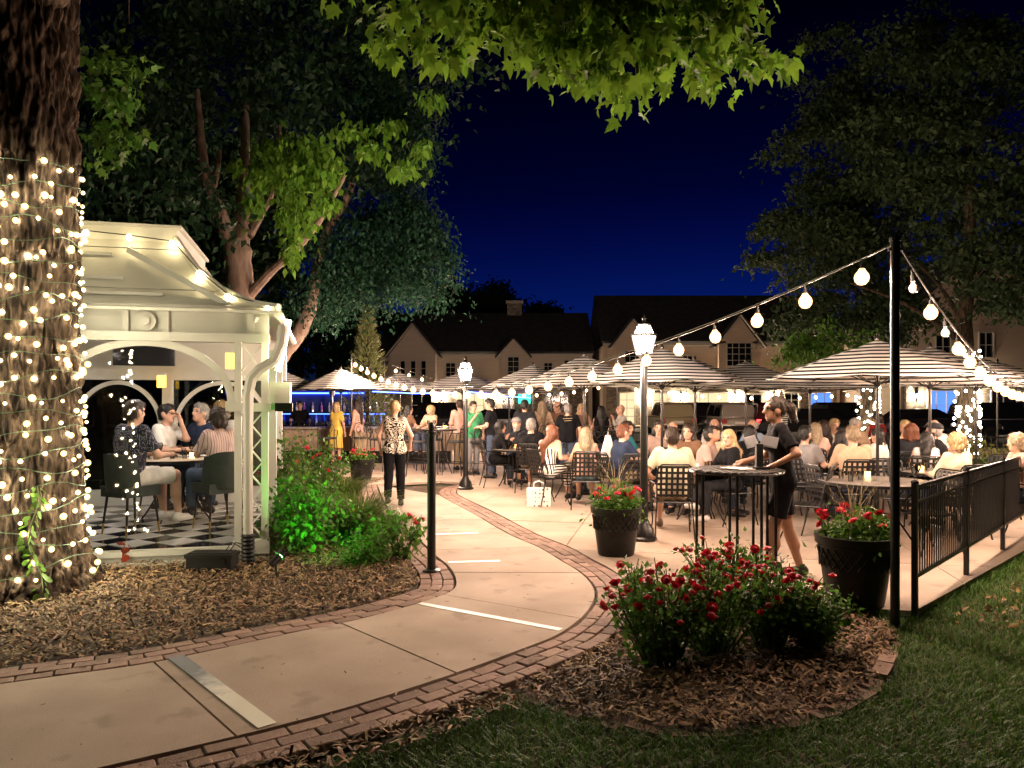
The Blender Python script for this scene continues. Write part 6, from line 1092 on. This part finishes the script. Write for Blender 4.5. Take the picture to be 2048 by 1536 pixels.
# standing group
PP('man in a pale pink shirt standing by the far lantern', 921, 18.4, 30, 'stand', 1.72, hair=('short', 'brown'), top=('pink', .6), bot=('khaki', 1.), vox=.024)
PP('man in a green polo shirt drinking beside the far lantern', 945, 17.2, 205, 'stand', 1.68, hair=('short', 'brown'), top=('green', .44), bot=('grey', 1.), hr=(.04, .24, 1.36), fat=.1, face=True, vox=.02)
PP('tall man in a black T-shirt and jeans facing left', 984, 16.4, 80, 'stand', 1.74, hair=('short', 'black'), top=('black', .44), bot=('denim', 1.), hl=(-.1, .28, 1.1), face=True, vox=.02)
PP('man in a dark jacket standing with his back to us', 1049, 16.6, -8, 'stand', 1.71, hair=('short', 'black'), top=('char', 1.), bot=('black', 1.), vox=.02, fat=.08)
PP('woman in a floral blouse standing with her back to us', 1085, 17.3, 10, 'stand', 1.69, fem=True, hair=('long', 'ash'), top=('floral', .6), bot=('brownc', 1.), vox=.02)
PP('bald man looking left over the standing group', 1118, 17.9, 120, 'stand', 1.67, hair=('rim', 'brown'), top=('brownc', .44), face=True, vox=.022)
PP('man in a black T-shirt with a pale print on its back', 1136, 15.6, -6, 'stand', 1.63, hair=('short', 'grey'), top=('black', .44), bot=('denim', 1.), vox=.018)
PP('blonde woman raising her arm behind the man in black', 1163, 17.4, 170, 'stand', 1.62, fem=True, hair=('long', 'blonde'), top=('brownc', 0), hr=(.30, .10, 1.55), face=True, vox=.022)
PP('woman in a black dress on a bar chair with her back to us', 1203, 16.0, -5, seat=.78, fem=True, h=1.55, hair=('long', 'black'), top=('black', 0), dress=('black', .5), chair='b', vox=.02)
PP('bald man in a white shirt with his hand to his face', 1243, 16.6, 95, seat=.78, h=1.6, hair=('bald', 'grey'), top=('white', .95), hl=(-.03, .2, 1.38), chair='b', face=True, vox=.02)
# bar guests
PP('blonde woman in a yellow dress leaning on the bar', 672, 19.6, -25, 'stand', 1.66, fem=True, hair=('bob', 'blonde'), top=('yellow', .44), dress=('yellow', .55), hl=(-.2, .34, 1.05), vox=.022)
PP('woman with long brown hair and pink top at the bar', 716, 19.7, 70, 'stand', 1.72, fem=True, hair=('long', 'brown'), top=('pink', 0), bot=('khaki', 1.), vox=.024)
PP('dark haired woman sitting at the bar right of the walking woman', 817, 18.4, -60, seat=.78, fem=True, h=1.56, hair=('long', 'black'), top=('brownc', .44), chair='b', vox=.024)
PP('short haired blonde woman in a cream blouse at a bar table', 861, 18.2, 150, seat=.78, fem=True, h=1.55, hair=('curly', 'blonde'), top=('floral', .5), chair='b', face=True, pitch=-15, vox=.02)
PP('man in a dark shirt tending the bar', 600, 21.7, 190, 'stand', 1.7, hair=('short', 'black'), top=('black', .44), face=True, vox=.026)
# middle and right tables
PP('bald man facing us between the parked SUVs', 1429, 14.3, 180, h=1.74, hair=('rim', 'grey'), top=('white', .44), face=True)
PP('woman in a cream tank top beside the phone reader', 1430, 12.2, 200, fem=True, h=1.58, hair=('bob', 'brown'), top=('cream', 0), face=True)
PP('dark haired woman in black left of the waitress', 1500, 11.4, 10, fem=True, h=1.66, hair=('long', 'black'), top=('black', .44))
PP('old white haired man behind the waitress', 1506, 14.0, 120, h=1.72, hair=('rim', 'white'), top=('lblue', .44), face=True)
PP('bearded man in grey right of the waitress', 1609, 10.6, -60, h=1.7, hair=('short', 'black'), beard='black', top=('grey', .44), face=True, vox=.017)
PP('woman with long light brown hair beyond the bearded man', 1631, 12.5, -30, fem=True, h=1.68, hair=('long', 'ash'), top=('pink', .3))
PP('woman with long brown hair and white top near the pole', 1648, 13.9, 20, fem=True, h=1.7, hair=('long', 'brown'), top=('white', .3))
PP('fair haired man facing us at the long haired women table', 1668, 14.1, 185, h=1.74, hair=('short', 'blonde'), top=('peach', .44), face=True)
PP('dark haired child facing away at the crowded table', 1685, 13.3, 80, h=1.5, hair=('short', 'black'), top=('navy', .44))
PP('older woman with pale curls facing us at the back', 1711, 14.6, 178, fem=True, h=1.72, hair=('curly', 'white'), top=('peach', .44), face=True)
PP('dark haired woman in black bent over the table', 1669, 10.9, -75, fem=True, h=1.58, skin='tan', hair=('long', 'black'), top=('black', .44), lean=.30, pitch=-15, hl=(.0, .36, .80), vox=.017)
PP('man in a peach shirt with his back to us', 1706, 10.15, -8, h=1.72, hair=('short', 'ash'), top=('peach', .9), vox=.016)
PP('woman in a dark red top behind the tall umbrella pole', 1754, 15.2, 5, seat=.6, fem=True, h=1.66, hair=('pony', 'brown'), top=('red', 0), chair='b')
PP('dark haired diner in white left of the tall light post', 1757, 11.5, 40, h=1.56, hair=('short', 'black'), top=('white', .44))
PP('auburn haired woman in grey right of the tall light post', 1823, 11.7, -40, fem=True, h=1.7, hair=('bob', 'auburn'), top=('char', .8))
PP('fair haired man behind the auburn haired woman', 1809, 13.3, 170, h=1.72, hair=('short', 'blonde'), top=('peach', .44), face=True)
PP('bald man at the back of the auburn haired table', 1868, 13.4, 175, h=1.74, hair=('rim', 'brown'), top=('white', .44), face=True)
PP('man in a dark flat cap and black jacket hunched forward', 1884, 11.6, 60, h=1.76, hair=('short', 'grey'), hat='char', top=('black', 1.), lean=.22, fat=.1)
PP('dark haired woman in a white top resting her face on her hand', 1852, 10.7, -30, fem=True, h=1.52, hair=('long', 'black'), top=('white', 0), hr=(.06, .18, 1.0), yaw=40)
PP('woman with a short blonde bob in a cream cardigan', 1914, 9.25, 10, fem=True, h=1.60, hair=('curly', 'blonde'), top=('cream', .9), vox=.016)
PP('older fair haired woman at the right edge of the photo', 2036, 9.3, 75, fem=True, h=1.58, hair=('curly', 'ash'), top=('pink', .44), vox=.017, hl=(-.1, .36, .8))
# inside the gazebo (floor 0.13 m up)
def gzp(label, px, Y, rz, cl_, **k):
    X = XX(px, Y); k.setdefault('vox', .016); o = person(label, px, Y, rz, z=.125, seat=.55, chair='', grp='diners inside the gazebo', **k); gaz_chair(cl_, (X, Y, .125), R(rz)); return o
gzp('man in a dark speckled shirt and pale shorts inside the gazebo', 262, 8.75, -28, 'dark upholstered chair under the man in the speckled shirt', h=1.95, hair=('short', 'brown'), top=('speck', .46), bot=('white', .46), shoe='white', lean=.1)
gzp('man in a white shirt raising his hand to his mouth in the gazebo', 326, 10.3, -95, 'dark chair under the man in white inside the gazebo', h=1.86, hair=('short', 'black'), top=('white', .5), hl=(-.02, .22, 1.18), lean=.12, face=True)
gzp('grey haired man in a navy shirt inside the gazebo', 408, 10.6, 150, 'dark chair under the grey haired gazebo guest', h=1.88, hair=('short', 'grey'), top=('navy', .6), lean=.12, pitch=-10, face=True)
gzp('blonde haired guest at the back of the gazebo table', 444, 11.4, 170, 'dark chair at the back of the gazebo table', h=1.92, fem=True, hair=('curly', 'blonde'), top=('white', .4), face=True)
gzp('woman with curly dark hair and pink striped top in the gazebo', 438, 9.1, 48, 'dark upholstered chair with brass tipped legs by the gazebo post', h=1.76, fem=True, hair=('curly', 'brown'), top=('pinkst' if 'pinkst' in CL else 'pinkstripe' if 'pinkstripe' in CL else 'pinstripe', .5), hl=(-.06, .34, .98), hr=(.1, .36, .96), face=True)
gx, gy = XX(352, 9.85), 9.85; table('round pale topped dining table inside the gazebo', (gx, gy, .125), .62, .80, top=M('gazebo_table_top', (.50, .40, .30), .35)); ware('gazebo dining table', gx, gy, .925, .62, 6, 5, 4, 1)
# pale print on the black T-shirt
for o in list(COL.objects):
    if o.get('label', '').startswith('man in a black T-shirt with a pale print'):
        MB().beam((-.10, -.132, 1.315), (.10, -.132, 1.325), .006, .035, up=(0, 1, 0)).beam((-.07, -.132, 1.27), (.08, -.132, 1.28), .006, .02, up=(0, 1, 0)).build('shirt_print', M('print_gold', (.55, .42, .22), .8), o, smooth=False)
